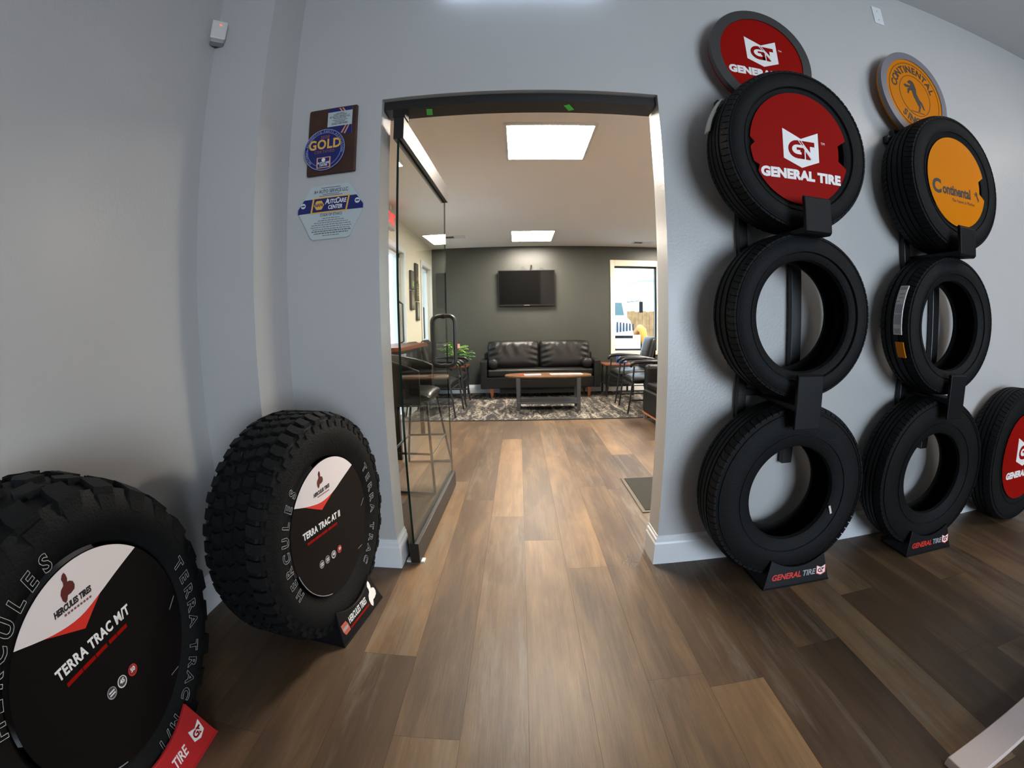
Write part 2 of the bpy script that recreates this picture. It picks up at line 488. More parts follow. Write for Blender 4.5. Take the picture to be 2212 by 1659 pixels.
# two glazed doors in the lounge's left wall
D1 = (4.05, 5.22); D2 = (6.22, 6.86); DZ = 2.03
wl = MB()
wl.box(LX - 0.14, LX, YB, D1[0], 0, ZL); wl.box(LX - 0.14, LX, D1[1], D2[0], 0, ZL); wl.box(LX - 0.14, LX, D2[1], BY, 0, ZL)
for a, b in (D1, D2): wl.box(LX - 0.14, LX, a, b, DZ, ZL)
struct(wl.build('wall_lounge_left', M_CREAM))
struct(box_obj('wall_lounge_right', (3.9, 4.05, YB, BY, 0, ZL), M_CREAM))
for i, (a, b) in enumerate((D1, D2)):
    m_ = MB()
    m_.box(LX - 0.10, LX - 0.05, a, a + 0.05, 0, DZ); m_.box(LX - 0.10, LX - 0.05, b - 0.05, b, 0, DZ); m_.box(LX - 0.10, LX - 0.05, a, b, DZ - 0.05, DZ)
    m_.box(LX - 0.10, LX - 0.05, a, b, 0.0, 0.06)
    d = struct(m_.build('door_%d' % (i + 1), M_WHITE))
    g = MB(); g.add([(LX - 0.075, a + .05, 0.06), (LX - 0.075, b - .05, 0.06), (LX - 0.075, b - .05, DZ - .05), (LX - 0.075, a + .05, DZ - .05)], [(0, 1, 2, 3)])
    g.build('glass', M_GLASS, d)
    MB().tube([(LX - .04, (a + .09) if i else (b - .09), .92), (LX + .005, (a + .09) if i else (b - .09), .95), (LX + .005, (a + .09) if i else (b - .09), 1.40), (LX - .04, (a + .09) if i else (b - .09), 1.43)], .012, 8).build('door_handle', M_BLACK, d)
    t = MB(); c = 0.065
    t.box(LX, LX + 0.018, a - c, a, 0, DZ + c); t.box(LX, LX + 0.018, b, b + c, 0, DZ + c); t.box(LX, LX + 0.018, a, b, DZ, DZ + c)
    struct(t.build('trim_%d' % (i + 2), M_WHITE, bevel=0.004))
portal('portal_door_a', (LX - 0.16, sum(D1) / 2, 1.0), (0, -PI / 2, 0), 2.0, 1.15)
portal('portal_door_b', (LX - 0.16, sum(D2) / 2, 1.0), (0, -PI / 2, 0), 2.0, 0.62)
# back window: casing, frame, glass
t = MB(); c = 0.07
t.box(WX0 - c, WX0, BY - 0.02, BY, WZ0 - c, WZ1 + c + .03); t.box(WX1, WX1 + c, BY - 0.02, BY, WZ0 - c, WZ1 + c + .03)
t.box(WX0, WX1, BY - 0.02, BY, WZ1, WZ1 + c + .03); t.box(WX0, WX1, BY - 0.02, BY, WZ0 - c, WZ0)
struct(t.build('trim_1', mat('casing_cream', (0.68, 0.62, 0.50), 0.4), bevel=0.006))
t = MB(); c = 0.014
t.box(WX0, WX0 + c, BY + 0.05, BY + 0.09, WZ0, WZ1); t.box(WX1 - c, WX1, BY + 0.05, BY + 0.09, WZ0, WZ1)
t.box(WX0, WX1, BY + 0.05, BY + 0.09, WZ1 - .026, WZ1); t.box(WX0, WX1, BY + 0.05, BY + 0.09, WZ0, WZ0 + .028)
wi = struct(t.build('window_1', M_BLACK))
g = MB(); g.add([(WX0, BY + 0.07, WZ0), (WX1, BY + 0.07, WZ0), (WX1, BY + 0.07, WZ1), (WX0, BY + 0.07, WZ1)], [(0, 1, 2, 3)])
g.build('glass', M_GLASS, wi)

# baseboards (ogee-topped)
def baseboard(name, pts, h=0.147, th=0.014):
    """pts: floor polyline; the board stands to the left-hand side's opposite; thickness goes towards the room (right of travel)"""
    mb = MB()
    prof = [(0, 0), (th, 0), (th, h * 0.72), (th * 0.75, h * 0.78), (th * 0.70, h * 0.88), (th * 0.35, h * 0.93), (th * 0.3, h), (0, h)]
    P_ = [Vector((*p, 0)) for p in pts]
    rings = []
    for i, p in enumerate(P_):
        ns = []
        if i > 0: d = (P_[i] - P_[i - 1]).normalized(); ns.append(Vector((d.y, -d.x, 0)))
        if i < len(P_) - 1: d = (P_[i + 1] - P_[i]).normalized(); ns.append(Vector((d.y, -d.x, 0)))
        n = sum(ns, Vector((0, 0, 0)))
        n = n / max(0.3, n.length ** 2 / len(ns)) if len(ns) == 2 else ns[0]
        rings.append([p + n * a + Vector((0, 0, z)) for a, z in prof])
    k = len(prof)
    mb.add([v for R in rings for v in R], [(i * k + j, i * k + (j + 1) % k, (i + 1) * k + (j + 1) % k, (i + 1) * k + j)
                                          for i in range(len(rings) - 1) for j in range(k)] + [list(range(k)), list(range((len(rings) - 1) * k, len(rings) * k))])
    return struct(mb.build(name, M_WHITE))


baseboard('baseboard_left', [(XL, -3.1), (XL, YP), (XP, YP), (XP, YW), (DL, YW), (DL, YB)])
baseboard('baseboard_right', [(DR, YB), (DR, YW), (6.5, YW)])
baseboard('baseboard_back', [(LX, BY), (3.9, BY)])
baseboard('baseboard_lounge', [(LX, D1[1] + .065), (LX, D2[0] - .065)])

# ceiling panel lights
def ceiling_light(x, y, z, sx, sy, m, label, group=None):
    t = thing('ceiling_light', label, 'ceiling light', (x, y, z), 0, group)
    f = MB()
    for b in ((-sx / 2 - .02, -sx / 2, -sy / 2 - .02, sy / 2 + .02), (sx / 2, sx / 2 + .02, -sy / 2 - .02, sy / 2 + .02), (-sx / 2, sx / 2, -sy / 2 - .02, -sy / 2), (-sx / 2, sx / 2, sy / 2, sy / 2 + .02)):
        f.box(*b, -0.014, 0.0)
    f.build('frame', M_WHITE, t)
    MB().box(-sx / 2, sx / 2, -sy / 2, sy / 2, -0.010, -0.001).build('diffuser', m, t)
    return t


ceiling_light(0.23, 2.93, ZL, 0.56, 0.59, M_PLOUNGE, 'glowing square ceiling panel nearest the doorway, large in view')
ceiling_light(0.22, 6.18, ZL, 0.58, 0.70, M_PLOUNGE, 'glowing ceiling panel above the television wall, farther one over sofa')
for x, y in ((2.6, 2.93), (2.6, 6.0)):
    ceiling_light(x, y, ZL, 0.58, 0.59, M_PLOUNGE, 'lit lounge ceiling panel hidden to the side of doorway', 'lounge side panels')
for x, y in ((3.3, -0.2), (5.2, -0.2)):
    ceiling_light(x, y, ZC, 0.6, 1.2, M_PSHOP, 'lit showroom ceiling panel out of view', 'showroom panels')

# halo-lit board above the doorway (its glow washes the wall top)
t = thing('wall_light', 'backlit board above the doorway washing the wall with bluish light', 'wall light', (0.055, YW, 2.74))
MB().box(-0.37, 0.37, -0.07, -0.05, -0.04, 0.22).build('face_board', M_PLASTIC, t)
MB().box(-0.36, 0.36, -0.048, -0.032, -0.035, -0.02).build('light_strip', M_STRIP, t)
MB().box(-0.3, 0.3, -0.05, 0.0, 0.05, 0.16).build('back_box', M_PLASTIC, t)

# ================================================================== DOORWAY FITTINGS
box = box_obj('door_header', (DL + 0.004, DR - 0.006, 1.782, 1.887, 2.083, 2.125), M_BRONZE)
tag(box, 'black metal header closer bar across the top of the doorway', 'door header')
for i, (x, a, lab) in enumerate(((-0.378, 0.15, 'small green tape piece on black header above the glass door'), (0.243, -0.5, 'small slanted green tape piece on the black header, middle right'))):
    m_ = MB().box(-0.013, 0.013, -0.028, 0.028, -0.0012, 0)
    o = m_.build('green_tape', M_GREEN, loc=(x, 1.836, 2.083), rot=(0, 0, a)); tag(o, lab, 'tape', 'green tape bits on header')

dr = thing('glass_door', 'open frameless glass door with black rails and loop pull handle', 'glass door', (-0.5035, 1.78, 0), -0.0252)
MB().box(-0.023, 0.023, 0, 1.06, 0.010, 0.113).build('bottom_rail', M_BRONZE, dr, bevel=0.002)
MB().box(-0.023, 0.023, 0, 1.06, 1.938, 2.042).build('top_rail', M_BRONZE, dr, bevel=0.002)
gm = MB(); gm.box(-0.005, 0.005, 0.002, 1.058, 0.113, 1.938)
gp = gm.build('glass_pane', [M_GLASS, M_GEDGE], dr)
for p in gp.data.polygons:
    if abs(p.normal.x) < 0.5: p.material_index = 1
# keep only one optical sheet: drop the inner face
bm = bmesh.new(); bm.from_mesh(gp.data); bmesh.ops.delete(bm, geom=[f for f in bm.faces if f.normal.x < -0.5], context='FACES'); bm.to_mesh(gp.data); bm.free()
hp = []
for cx, cz, a0 in ((0.055, 0.120, 0), (-0.055, 0.120, PI / 2), (-0.055, -0.120, PI), (0.055, -0.120, 1.5 * PI)):
    for i in range(7):
        a = a0 + i * PI / 12
        sx = 1 if cx > 0 else -1; sz = 1 if cz > 0 else -1
        hp.append((sx * 0.034 + 0.040 * math.cos(a), 0.955, 1.013 + sz * 0.120 + 0.040 * math.sin(a)))
h_ = MB().tube(hp, 0.0135, 12, closed=True)
h_.build('pull_handle', M_BLACK, dr, smooth=3.2)
hm = MB()
for z in (1.013 + 0.16, 1.013 - 0.16): hm.tube([(-0.014, 0.955, z), (0.014, 0.955, z)], 0.0175, 14)
hm.build('handle_collar', M_BLACK, dr, smooth=0.7)
MB().box(-0.028, 0.028, 0.0, 0.06, 2.042, 2.083).build('pivot_block', M_BLACK, dr)
pv = MB().box(-0.048, 0.040, -0.002, 0.035, 0.0, 0.009)
tag(pv.build('floor_pivot', mat('pivot_steel', (0.62, 0.66, 0.62), 0.35), loc=(-0.505, 1.80, 0.0), bevel=0.002), 'pale steel pivot plate on the floor under the glass door', 'pivot plate')

# ================================================================== TIRES
TF = lambda y, r, th: (r * math.cos(th), y, r * math.sin(th))


def tire_profile(Ro, w, Rb, tread):
    rt = Ro - tread
    k = Ro - Rb
    out = [(-.60 * w, Rb), (-.78 * w, Rb + .004), (-.84 * w, Rb + .014), (-.885 * w, Rb + .030), (-.955 * w, Rb + .30 * k), (-1.0 * w, Rb + .48 * k), (-.985 * w, Rb + .62 * k),
           (-.93 * w, Rb + .76 * k), (-.86 * w, Rb + .88 * k), (-.80 * w, rt - .012), (-.74 * w, rt - .003), (-.60 * w, rt), (-.3 * w, rt + .002), (0, rt + .003)]
    out = out + [(-a, r) for a, r in reversed(out[:-1])]
    inn = [(.60 * w, Rb + .03), (.80 * w, Rb + .35 * k), (.84 * w, Rb + .55 * k), (.72 * w, Rb + .78 * k), (.5 * w, rt - .022), (0, rt - .018)]
    inn = inn + [(-a, r) for a, r in reversed(inn[:-1])]
    return out + inn


def lug(mb, th, poly, r0, r1, w, taper=0.93):
    """poly: (arc offset in radians, axial) corners; block standing on the carcass"""
    n = len(poly); cx = sum(p[0] for p in poly) / n; cy = sum(p[1] for p in poly) / n
    def rr(y, r): return r - 0.020 * max(0.0, abs(y) / w - 0.62) ** 1.0 * 2.2
    bot = [TF(y, rr(y, r0), th + a) for a, y in poly]
    top = [TF(cy + (y - cy) * taper, rr(y, r1), th + cx + (a - cx) * taper) for a, y in poly]
    mb.add(bot + top, [list(range(n))[::-1], list(range(n, 2 * n))] + [(i, (i + 1) % n, n + (i + 1) % n, n + i) for i in range(n)])


def road_tire(name, Ro, w, Rb, label, style=0, n=144, **kw):
    td = 0.007
    mb = MB(); prof = tire_profile(Ro, w, Rb, td)
    mb.lathe(prof, n, TF)
    # rim-protector ring and fine rings on the sidewall
    for s in (-1, 1):
        for rr, yy in ((Rb + .30 * (Ro - Rb), .958), (Rb + .80 * (Ro - Rb), .915)):
            mb.lathe([(s * (yy * w - .003), rr - .003), (s * (yy * w + .0035), rr - .0012), (s * (yy * w + .0035), rr + .0012), (s * (yy * w - .003), rr + .003)], n, TF)
    rt = Ro - td
    # central ribs
    cuts = ([-.44, -.17, .17, .44] if style == 0 else [-.40, -.05, .05, .40])
    for i in range(0, len(cuts) - 1):
        y0 = cuts[i] * w + .0035; y1 = cuts[i + 1] * w - .0035
        if style == 1 and i == 1: continue
        mb.lathe([(y0, rt - .002), (y0 + .001, Ro), (y1 - .001, Ro), (y1, rt - .002)], n, TF)
    nb = 78
    for s in (-1, 1):
        for j in range(nb):
            th = 2 * PI * j / nb; d = 2 * PI / nb
            sk = 0.35 * d * (1 if style == 0 else 0.9)
            lug(mb, th, [(0.06 * d, s * .45 * w + s * .0035), (0.06 * d + sk, s * .66 * w), (0.06 * d + sk * 1.1, s * .90 * w), (.94 * d + sk * 1.1, s * .90 * w), (.94 * d + sk, s * .66 * w), (.94 * d, s * .45 * w + s * .0035)][::s], rt - .004, Ro - .001, w, 0.97)
    o = mb.build(name, M_RUBBER, smooth=0.6)
    tag(o, label, 'tire', 'tires on the wall racks')
    return o


def place(o, x, y, z, yaw=0.0, tilt=0.0, spin=0.0):
    o.matrix_world = Matrix.Translation((x, y, z)) @ Matrix.Rotation(yaw, 4, 'Z') @ Matrix.Rotation(tilt, 4, 'X') @ Matrix.Rotation(spin, 4, 'Y')
    return o


SPEC = {  # x, y, z, Ro, halfwidth, Rb, yaw, tilt, style
    'A1': (1.138, 1.582, 0.413, 0.383, 0.110, 0.203, -0.05, -0.03, 0),
    'A2': (1.122, 1.578, 1.147, 0.334, 0.114, 0.218, -0.045, 0.04, 1),
    'A3': (1.116, 1.555, 1.818, 0.336, 0.118, 0.216, -0.05, 0.10, 0),
    'B1': (2.072, 1.590, 0.406, 0.388, 0.095, 0.206, -0.06, -0.02, 0),
    'B2': (2.068, 1.586, 1.141, 0.336, 0.105, 0.212, -0.05, 0.02, 1),
    'B3': (2.120, 1.580, 1.838, 0.344, 0.116, 0.211, -0.03, 0.02, 0),
    'C1': (3.005, 1.615, 0.405, 0.403, 0.095, 0.240, 0.03, -0.05, 0)}
LAB = {'A1': 'black tire on floor stand, bottom of the rack nearest the doorway',
       'A2': 'black open tire, middle of the rack nearest the doorway',
       'A3': 'black tire with red disc inside, top of the rack nearest the doorway',
       'B1': 'black tire on floor stand, bottom of the orange-signed rack',
       'B2': 'black tire with white label and orange sticker on its tread',
       'B3': 'black tire with orange disc inside, top of second rack',
       'C1': 'black floor tire with red disc, cut off by frame edge beyond both racks'}
TIRES = {}
for k_, sp in SPEC.items():
    o = road_tire('road_tire', sp[3], sp[4], sp[5], LAB[k_], sp[8])
    place(o, sp[0], sp[1], sp[2], sp[6], sp[7]); TIRES[k_] = o


def tread_label(parent, Ro, th0, th1, y0, y1, m, name, off=0.0035, n=10, marks=None):
    mb = MB(); vs = []; fs = []
    for i in range(n + 1):
        th = th0 + (th1 - th0) * i / n
        for y in (y0, y1):
            vs.append(TF(y, Ro + off, th)); vs.append(TF(y, Ro - 0.002, th))
    for i in range(n):
        a = i * 4; b = a + 4
        fs += [(a, b, b + 2, a + 2), (a + 1, a + 3, b + 3, b + 1), (a, a + 1, b + 1, b), (a + 2, b + 2, b + 3, a + 3)]
    fs += [(0, 2, 3, 1), (n * 4, n * 4 + 1, n * 4 + 3, n * 4 + 2)]
    mb.add(vs, fs)
    if marks:
        mb.m = 1
        for a0, a1, q0, q1 in marks:
            t0 = th0 + (th1 - th0) * a0; t1 = th0 + (th1 - th0) * a1; p0 = y0 + (y1 - y0) * q0; p1 = y0 + (y1 - y0) * q1; e = off + .0006
            for i in range(3):
                u0 = t0 + (t1 - t0) * i / 3; u1 = t0 + (t1 - t0) * (i + 1) / 3
                mb.add([TF(p0, Ro + e, u0), TF(p1, Ro + e, u0), TF(p1, Ro + e, u1), TF(p0, Ro + e, u1)], [(0, 1, 2, 3)])
    o = mb.build(name, [m, M_GREYT, M_INK], parent)
    return o


# labels on the second rack's middle tire (left side of tread, angle ~ pi)
o = tread_label(TIRES['B2'], 0.340, 2.62, 3.30, -0.070, -0.018, M_PAPER, 'size_label', marks=[(0.03, 0.10, .1, .9), (.17, .2, .2, .8), (.25, .28, .2, .8), (.33, .36, .5, .95), (.40, .58, .08, .92), (.60, .80, .08, .92), (.88, .98, .15, .9)])
o['label'] = 'white printed size label'
o = tread_label(TIRES['B2'], 0.340, 3.40, 3.62, -0.076, -0.024, M_ORANGE, 'brand_sticker', marks=None)
o['label'] = 'orange sticker'
o = tread_label(TIRES['A3'], 0.350, 2.50, 2.95, 0.010, 0.060, M_PAPER, 'size_label'); o['label'] = 'white printed size label'
mbs = MB().box(-0.005, 0.005, -0.107, -0.1045, -0.02, 0.02)
o = mbs.build('bead_tag', M_PAPER, TIRES['A1'], loc=(0.205, 0.006, -0.085), rot=(0, -0.38, 0)); o['label'] = 'small white tag'


# ---------------- emblems
SHIELD = [(-.5, .46), (0, .25), (.5, .46), (.5, -.27), (0, -.46), (-.5, -.27)]


def stroke(pts, wd):
    """thick open polyline as polygon"""
    L_, R_ = [], []
    for i, p in enumerate(pts):
        a = Vector(pts[max(i - 1, 0)]); b = Vector(pts[min(i + 1, len(pts) - 1)])
        d = (b - a).normalized(); n = Vector((-d.y, d.x)) * wd / 2
        L_.append((p[0] + n.x, p[1] + n.y)); R_.append((p[0] - n.x, p[1] - n.y))
    return L_ + R_[::-1]


def gt_emblem(parent, s, u, v, t, m_shield, m_letters, name='emblem', depth=0.0008):
    """angular shield with interlocked G and T, facing -Y"""
    mb = MB(); f = lambda a, b, c: (u + a * s, c, v + b * s)
    mb.prism(SHIELD, t, t - depth, f)
    mb.m = 1
    t2 = t - depth; t3 = t - depth * 2
    arc = [(-.11 + .205 * math.cos(a), -.02 + .17 * math.sin(a)) for a in [PI / 2 + PI * i / 10 for i in range(11)]]
    gpts = [(.06, .15)] + arc + [(.07, -.19)]
    mb.prism(stroke(gpts, .105), t2, t3, f)
    mb.prism([(-.03, -.02), (.085, -.02), (.085, -.24), (-.0, -.24), (-.0, -.08), (-.03, -.08)], t2, t3, f)
    mb.prism([(-.13, .03), (.085, .03), (.085, -.03), (-.13, -.03)], t2, t3, f)
    mb.prism([(.02, .205), (.38, .205), (.38, .09), (.25, .09), (.25, -.06), (.13, .07), (.02, .19)], t2, t3, f)
    mb.prism([(.12, -.05), (.25, -.18), (.25, -.245), (.12, -.245)], t2, t3, f)
    mb.m = 0
    t4 = t - depth * 2.6
    for dx in (0, .075):
        mb.prism([(-.10 + dx, .22), (-.075 + dx, .22), (.27 + dx * .4, -.2), (.27 + dx * .4, -.235)], t2, t4, f)
    return mb.build(name, [m_shield, m_letters], parent)


HORSE = [(-.10, .50), (.02, .47), (.07, .40), (.12, .22), (.10, .08), (.20, -.12), (.30, -.20), (.38, -.42), (.33, -.44), (.25, -.28), (.20, -.22), (.22, -.36), (.14, -.48), (.16, -.53), (.02, -.54), (.10, -.48), (.12, -.36),
         (.06, -.26), (-.06, -.02), (-.09, .14), (-.20, .12), (-.26, .00), (-.31, .02), (-.27, .17), (-.18, .22), (-.36, .20), (-.42, .28), (-.36, .31), (-.13, .29), (-.10, .36), (-.20, .37), (-.22, .42)]
BUST = [(-.06, .52), (.04, .58), (.10, .48), (.12, .30), (.08, .16), (.20, .14), (.32, .05), (.36, -.12), (.30, -.28), (.10, -.36), (-.06, -.36), (-.14, -.52), (-.24, -.60), (-.34, -.46), (-.36, -.20), (-.28, -.02), (-.12, .10), (-.10, .22), (-.14, .38)]
FA = lambda s, u, v: (lambda a, b, c: (u + a * s, c, v + b * s))


# ---------------- insert discs of the top tires
def notched(R, notches, n=72):
    """circle with rectangular side notches: (angle, half-height, depth)"""
    out = []
    for i in range(n):
        a = 2 * PI * i / n; x, y = R * math.cos(a), R * math.sin(a)
        for (na, hh, dp) in notches:
            d = (a - na + PI) % (2 * PI) - PI
            if abs(d) < hh:
                k = (R - dp) / R; x, y = x * k, y * k
        out.append((x, y))
    return out


def tire_local(key, dy):
    sp = SPEC[key]
    return Matrix.Translation(sp[:3]) @ Matrix.Rotation(sp[6], 4, 'Z') @ Matrix.Rotation(sp[7], 4, 'X') @ Matrix.Translation((0, dy, 0))


dA = MB().prism(notched(0.227, [(-0.02, 0.21, 0.045), (PI - 0.02, .03, 0.02), (PI + .42, .025, .018)]), 0.0, 0.0025, art).build('display_disc', M_RED)
dA.matrix_world = tire_local('A3', -0.106)
tag(dA, 'red round display disc fitted in the top tire nearest the doorway', 'display disc', 'printed tire discs')
gt_emblem(dA, 0.165, 0.0, -0.005, 0, M_WTEXT, M_RED)
mb = MB(); add_text(mb, 'GENERAL TIRE', 0.050, 0.0, -0.113, -0.0002, bold=0.060, shear=0.0, sx=1.10, space=1.04); mb.build('lettering', M_WTEXT, dA)
mb = MB(); add_text(mb, 'TM', 0.014, 0.105, 0.03, -0.0002); mb.build('trademark_mark', M_WTEXT, dA)

dB = MB().prism(notched(0.222, [(0.0, 0.20, 0.045)]), 0.0, 0.0025, art).build('display_disc', M_ORANGE)
dB.matrix_world = tire_local('B3', -0.104)
tag(dB, 'orange round display disc fitted in the top tire of second rack', 'display disc', 'printed tire discs')
mb = MB(); add_text(mb, 'C', 0.092, -0.163, -0.045, -0.0002, bold=0.04); mb.build('initial_letter', M_INK, dB)
mb = MB(); add_text(mb, 'ontinental', 0.068, -0.012, -0.050, -0.0002, bold=0.035, sx=0.80)
mb.build('lettering', M_INK, dB)
mb = MB().prism(HORSE, -0.0002, -0.001, FA(0.05, 0.150, -0.05)); mb.build('horse_emblem', M_INK, dB)
mb = MB(); add_text(mb, 'The Future in Motion', 0.022, 0.035, -0.095, -0.0002, sx=0.95); mb.build('tagline', M_INK, dB)

dC = MB().prism(circ(0.258, 64), 0.0, 0.0025, art).build('display_disc', M_RED)
dC.matrix_world = tire_local('C1', -0.090)
tag(dC, 'red display disc in the floor tire cut off by frame edge', 'display disc', 'printed tire discs')
gt_emblem(dC, 0.19, 0.0, 0.03, 0, M_WTEXT, M_RED)
mb = MB(); add_text(mb, 'GENERAL TIRE', 0.052, 0.0, -0.105, -0.0002, bold=0.060, sx=1.10, space=1.04); mb.build('lettering', M_WTEXT, dC)


# ---------------- wall racks
def rack(keys, xl, xr, sx, sz, sy, label, signbuild, xh):
    t = thing('tire_rack', label, 'tire rack', (xl, YW, 0))
    X = lambda x: x - xl
    zt = SPEC[keys[2]][2] + 0.32
    MB().box(-0.022, 0.022, -0.040, -0.006, 0.62, zt).build('post', M_BLACK, t, bevel=0.004)
    MB().box(X(xr) - 0.028, X(xr) + 0.028, -0.040, -0.006, 0.475, zt).build('post', M_BLACK, t, bevel=0.004)
    cb = MB(); cb.box(-0.075, X(xr) + 0.075, -0.0405, -0.004, 2.075, 2.115); cb.build('crossbar', M_BLACK, t, bevel=0.003)
    cb = MB(); cb.box(-0.02, X(xr) + 0.02, -0.0405, -0.004, 0.80, 0.83); cb.build('crossbar', M_BLACK, t, bevel=0.003)
    # brackets: an arm under the tire that turns up in front of it
    for kk in keys[1:]:
        sp = SPEC[kk]; zb = sp[2] - sp[3]; yf = sp[1] - sp[4] - 0.012 - YW - (0.03 if kk == keys[2] else 0.012)
        zb2 = zb - 0.004
        hb = MB(); cx = X(xh); hw = 0.062
        pl = [(-0.01, zb2 - 0.012), (yf, zb2 - 0.030), (yf - 0.012, zb2 - 0.02), (yf - 0.014, zb2 + 0.105), (yf - 0.002, zb2 + 0.115), (yf + 0.006, zb2 + 0.108), (yf + 0.004, zb2 - 0.004), (-0.01, zb2 - 0.002)]
        if kk != keys[2]:
            pl = [(-0.01, zb2 - 0.012), (yf, zb2 - 0.03), (yf, zb2 - 0.10), (yf - 0.012, zb2 - 0.10), (yf - 0.014, zb2 + 0.105), (yf - 0.002, zb2 + 0.115), (yf + 0.006, zb2 + 0.108), (yf + 0.004, zb2 - 0.004), (-0.01, zb2 - 0.002)]
        n = len(pl)
        hb.add([(cx - hw, a, b) for a, b in pl] + [(cx + hw, a, b) for a, b in pl], [list(range(n)), list(range(n, 2 * n))[::-1]] + [(i, (i + 1) % n, n + (i + 1) % n, n + i) for i in range(n)])
        hb.build('tire_bracket', M_PLASTIC, t, bevel=0.003)
    signbuild(t, X(sx), sy - YW, sz)
    return t


def sign_general(t, x, y, z):
    s = MB(); R = 0.262
    s.prism(circ(R, 72), -0.035, 0.0, lambda u, v, c: (x + u, y + c, z + v))
    r = MB(); r.lathe([(-0.012, R - .045), (-0.040, R - .045), (-0.040, R + .003), (-0.012, R + .003)], 72, lambda a, rr, th: (x + rr * math.cos(th), y + a, z + rr * math.sin(th)))
    hs = s.build('header_sign', M_RED, t, smooth=0.6)
    r.build('rim', mat('sign_rim_dark', (0.035, 0.033, 0.033), 0.4), hs, smooth=0.6)
    gt_emblem(hs, 0.165, x, z + 0.03, y - 0.035, M_WTEXT, M_RED)
    mb = MB(); add_text(mb, 'GENERAL TIRE', 0.050, x, z - 0.085, y - 0.0355, bold=0.060, sx=1.10, space=1.04); mb.build('lettering', M_WTEXT, hs)
    mb = MB(); add_text(mb, 'TM', 0.013, x + 0.102, z + 0.06, y - 0.0355); mb.build('trademark_mark', M_WTEXT, hs)


def sign_conti(t, x, y, z):
    s = MB(); R = 0.252
    s.prism(circ(R, 72), -0.035, 0.0, lambda u, v, c: (x + u, y + c, z + v))
    r = MB(); r.lathe([(-0.012, R - .038), (-0.040, R - .038), (-0.040, R + .003), (-0.012, R + .003)], 72, lambda a, rr, th: (x + rr * math.cos(th), y + a, z + rr * math.sin(th)))
    hs = s.build('header_sign', M_ORANGE, t, smooth=0.6)
    r.build('rim', mat('sign_rim_grey', (0.16, 0.15, 0.17), 0.35), hs, smooth=0.6)
    b = MB()
    for rr in (0.192, 0.118):
        b.lathe([(y - .0351, rr - .0016), (y - .0362, rr - .0016), (y - .0362, rr + .0016), (y - .0351, rr + .0016)], 72, lambda a, q, th: (x + q * math.cos(th), a, z + q * math.sin(th)))
    b.build('ring_lines', M_INK, hs)
    b = MB().prism(HORSE, y - .0351, y - .0362, FA(0.175, x - 0.005, z + 0.002)); b.build('horse_emblem', M_INK, hs)
    b = MB(); b.box(x - .055, x + .055, y - .0362, y - .0351, z - 0.100, z - 0.096); b.build('ground_line', M_INK, hs)
    mb = MB(); arc_text(mb, 'CONTINENTAL', 0.056, 0.154, PI / 2 + 1.28, 0, 0.262, bold=0.03)
    mb.v = [(x + a, y - .0356 + b_, z + c) for a, b_, c in mb.v]; mb.build('lettering', M_INK, hs)
    mb = MB(); arc_text(mb, 'SINCE', 0.056, 0.156, 1.5 * PI - 0.72, 0, 0.262, inward=True, bold=0.03)
    mb.v = [(x + a, y - .0356 + b_, z + c) for a, b_, c in mb.v]
    mb.build('lettering', M_INK, hs)


rack(('A1', 'A2', 'A3'), 0.968, 1.241, 1.135, 2.345, 1.700, 'black wall rack with red round sign holding three tires nearest the doorway', sign_general, 1.115)
rack(('B1', 'B2', 'B3'), 1.975, 2.212, 2.118, 2.368, 1.700, 'black wall rack with orange round sign holding three tires, farther right', sign_conti, 2.075)


# ---------------- tire stands (wedge with cradle)
def stand(name, W, depth, H, m, label, curveR, art_fn, loc, yaw, grp='tire floor stands', hb=0.03):
    """front face towards -Y of local frame, local origin at the middle of the front floor edge"""
    root = thing(name, label, 'tire stand', loc, yaw, grp)
    mb = MB(); n = 12
    def top(u):   # concave cradle edge
        q = abs(u) / (W * 0.40)
        return H - 0.042 * max(0.0, 1 - q * q)
    us = [-W * 0.40 + W * 0.80 * i / n for i in range(n + 1)]
    th = 0.010
    sl = 0.030    # backwards slope of the face
    front = [(-W / 2, 0, 0), (W / 2, 0, 0)] + [(u, sl * top(u) / H, top(u)) for u in reversed(us)]
    back = [(-W / 2, th, 0), (W / 2, th, 0)] + [(u, sl * top(u) / H + th, top(u)) for u in reversed(us)]
    k = len(front)
    mb.add(front + back, [list(range(k)), list(range(k, 2 * k))[::-1]] + [(i, (i + 1) % k, k + (i + 1) % k, k + i) for i in range(k)])
    mb.build('front_face', m, root, bevel=0.002)
    sd = MB()
    for s in (-1, 1):
        x0 = s * W / 2; x1 = s * (W / 2 - 0.012)
        for xx in ((x0, x1),):
            pl = [(0.0, 0.0), (depth, 0.0), (depth, hb), (sl + 0.02, H * 0.72), (sl * .86, H * 0.82)]
            sk = [0.0, 0.0, 0.0, -s * W * 0.085, -s * W * 0.095]
            nn = len(pl)
            sd.add([(x0 + sk[i], a, b) for i, (a, b) in enumerate(pl)] + [(x1 + sk[i], a, b) for i, (a, b) in enumerate(pl)],
                   [list(range(nn)), list(range(nn, 2 * nn))[::-1]] + [(i, (i + 1) % nn, nn + (i + 1) % nn, nn + i) for i in range(nn)])
    sd.box(-W / 2, W / 2, 0.0, depth, 0.0, 0.008)
    sd.build('side_cheeks', m, root)
    art_fn(root, W, H, sl)
    return root


def slope_mat(sl, H): return Matrix.Rotation(-math.atan2(sl, H), 4, 'X')


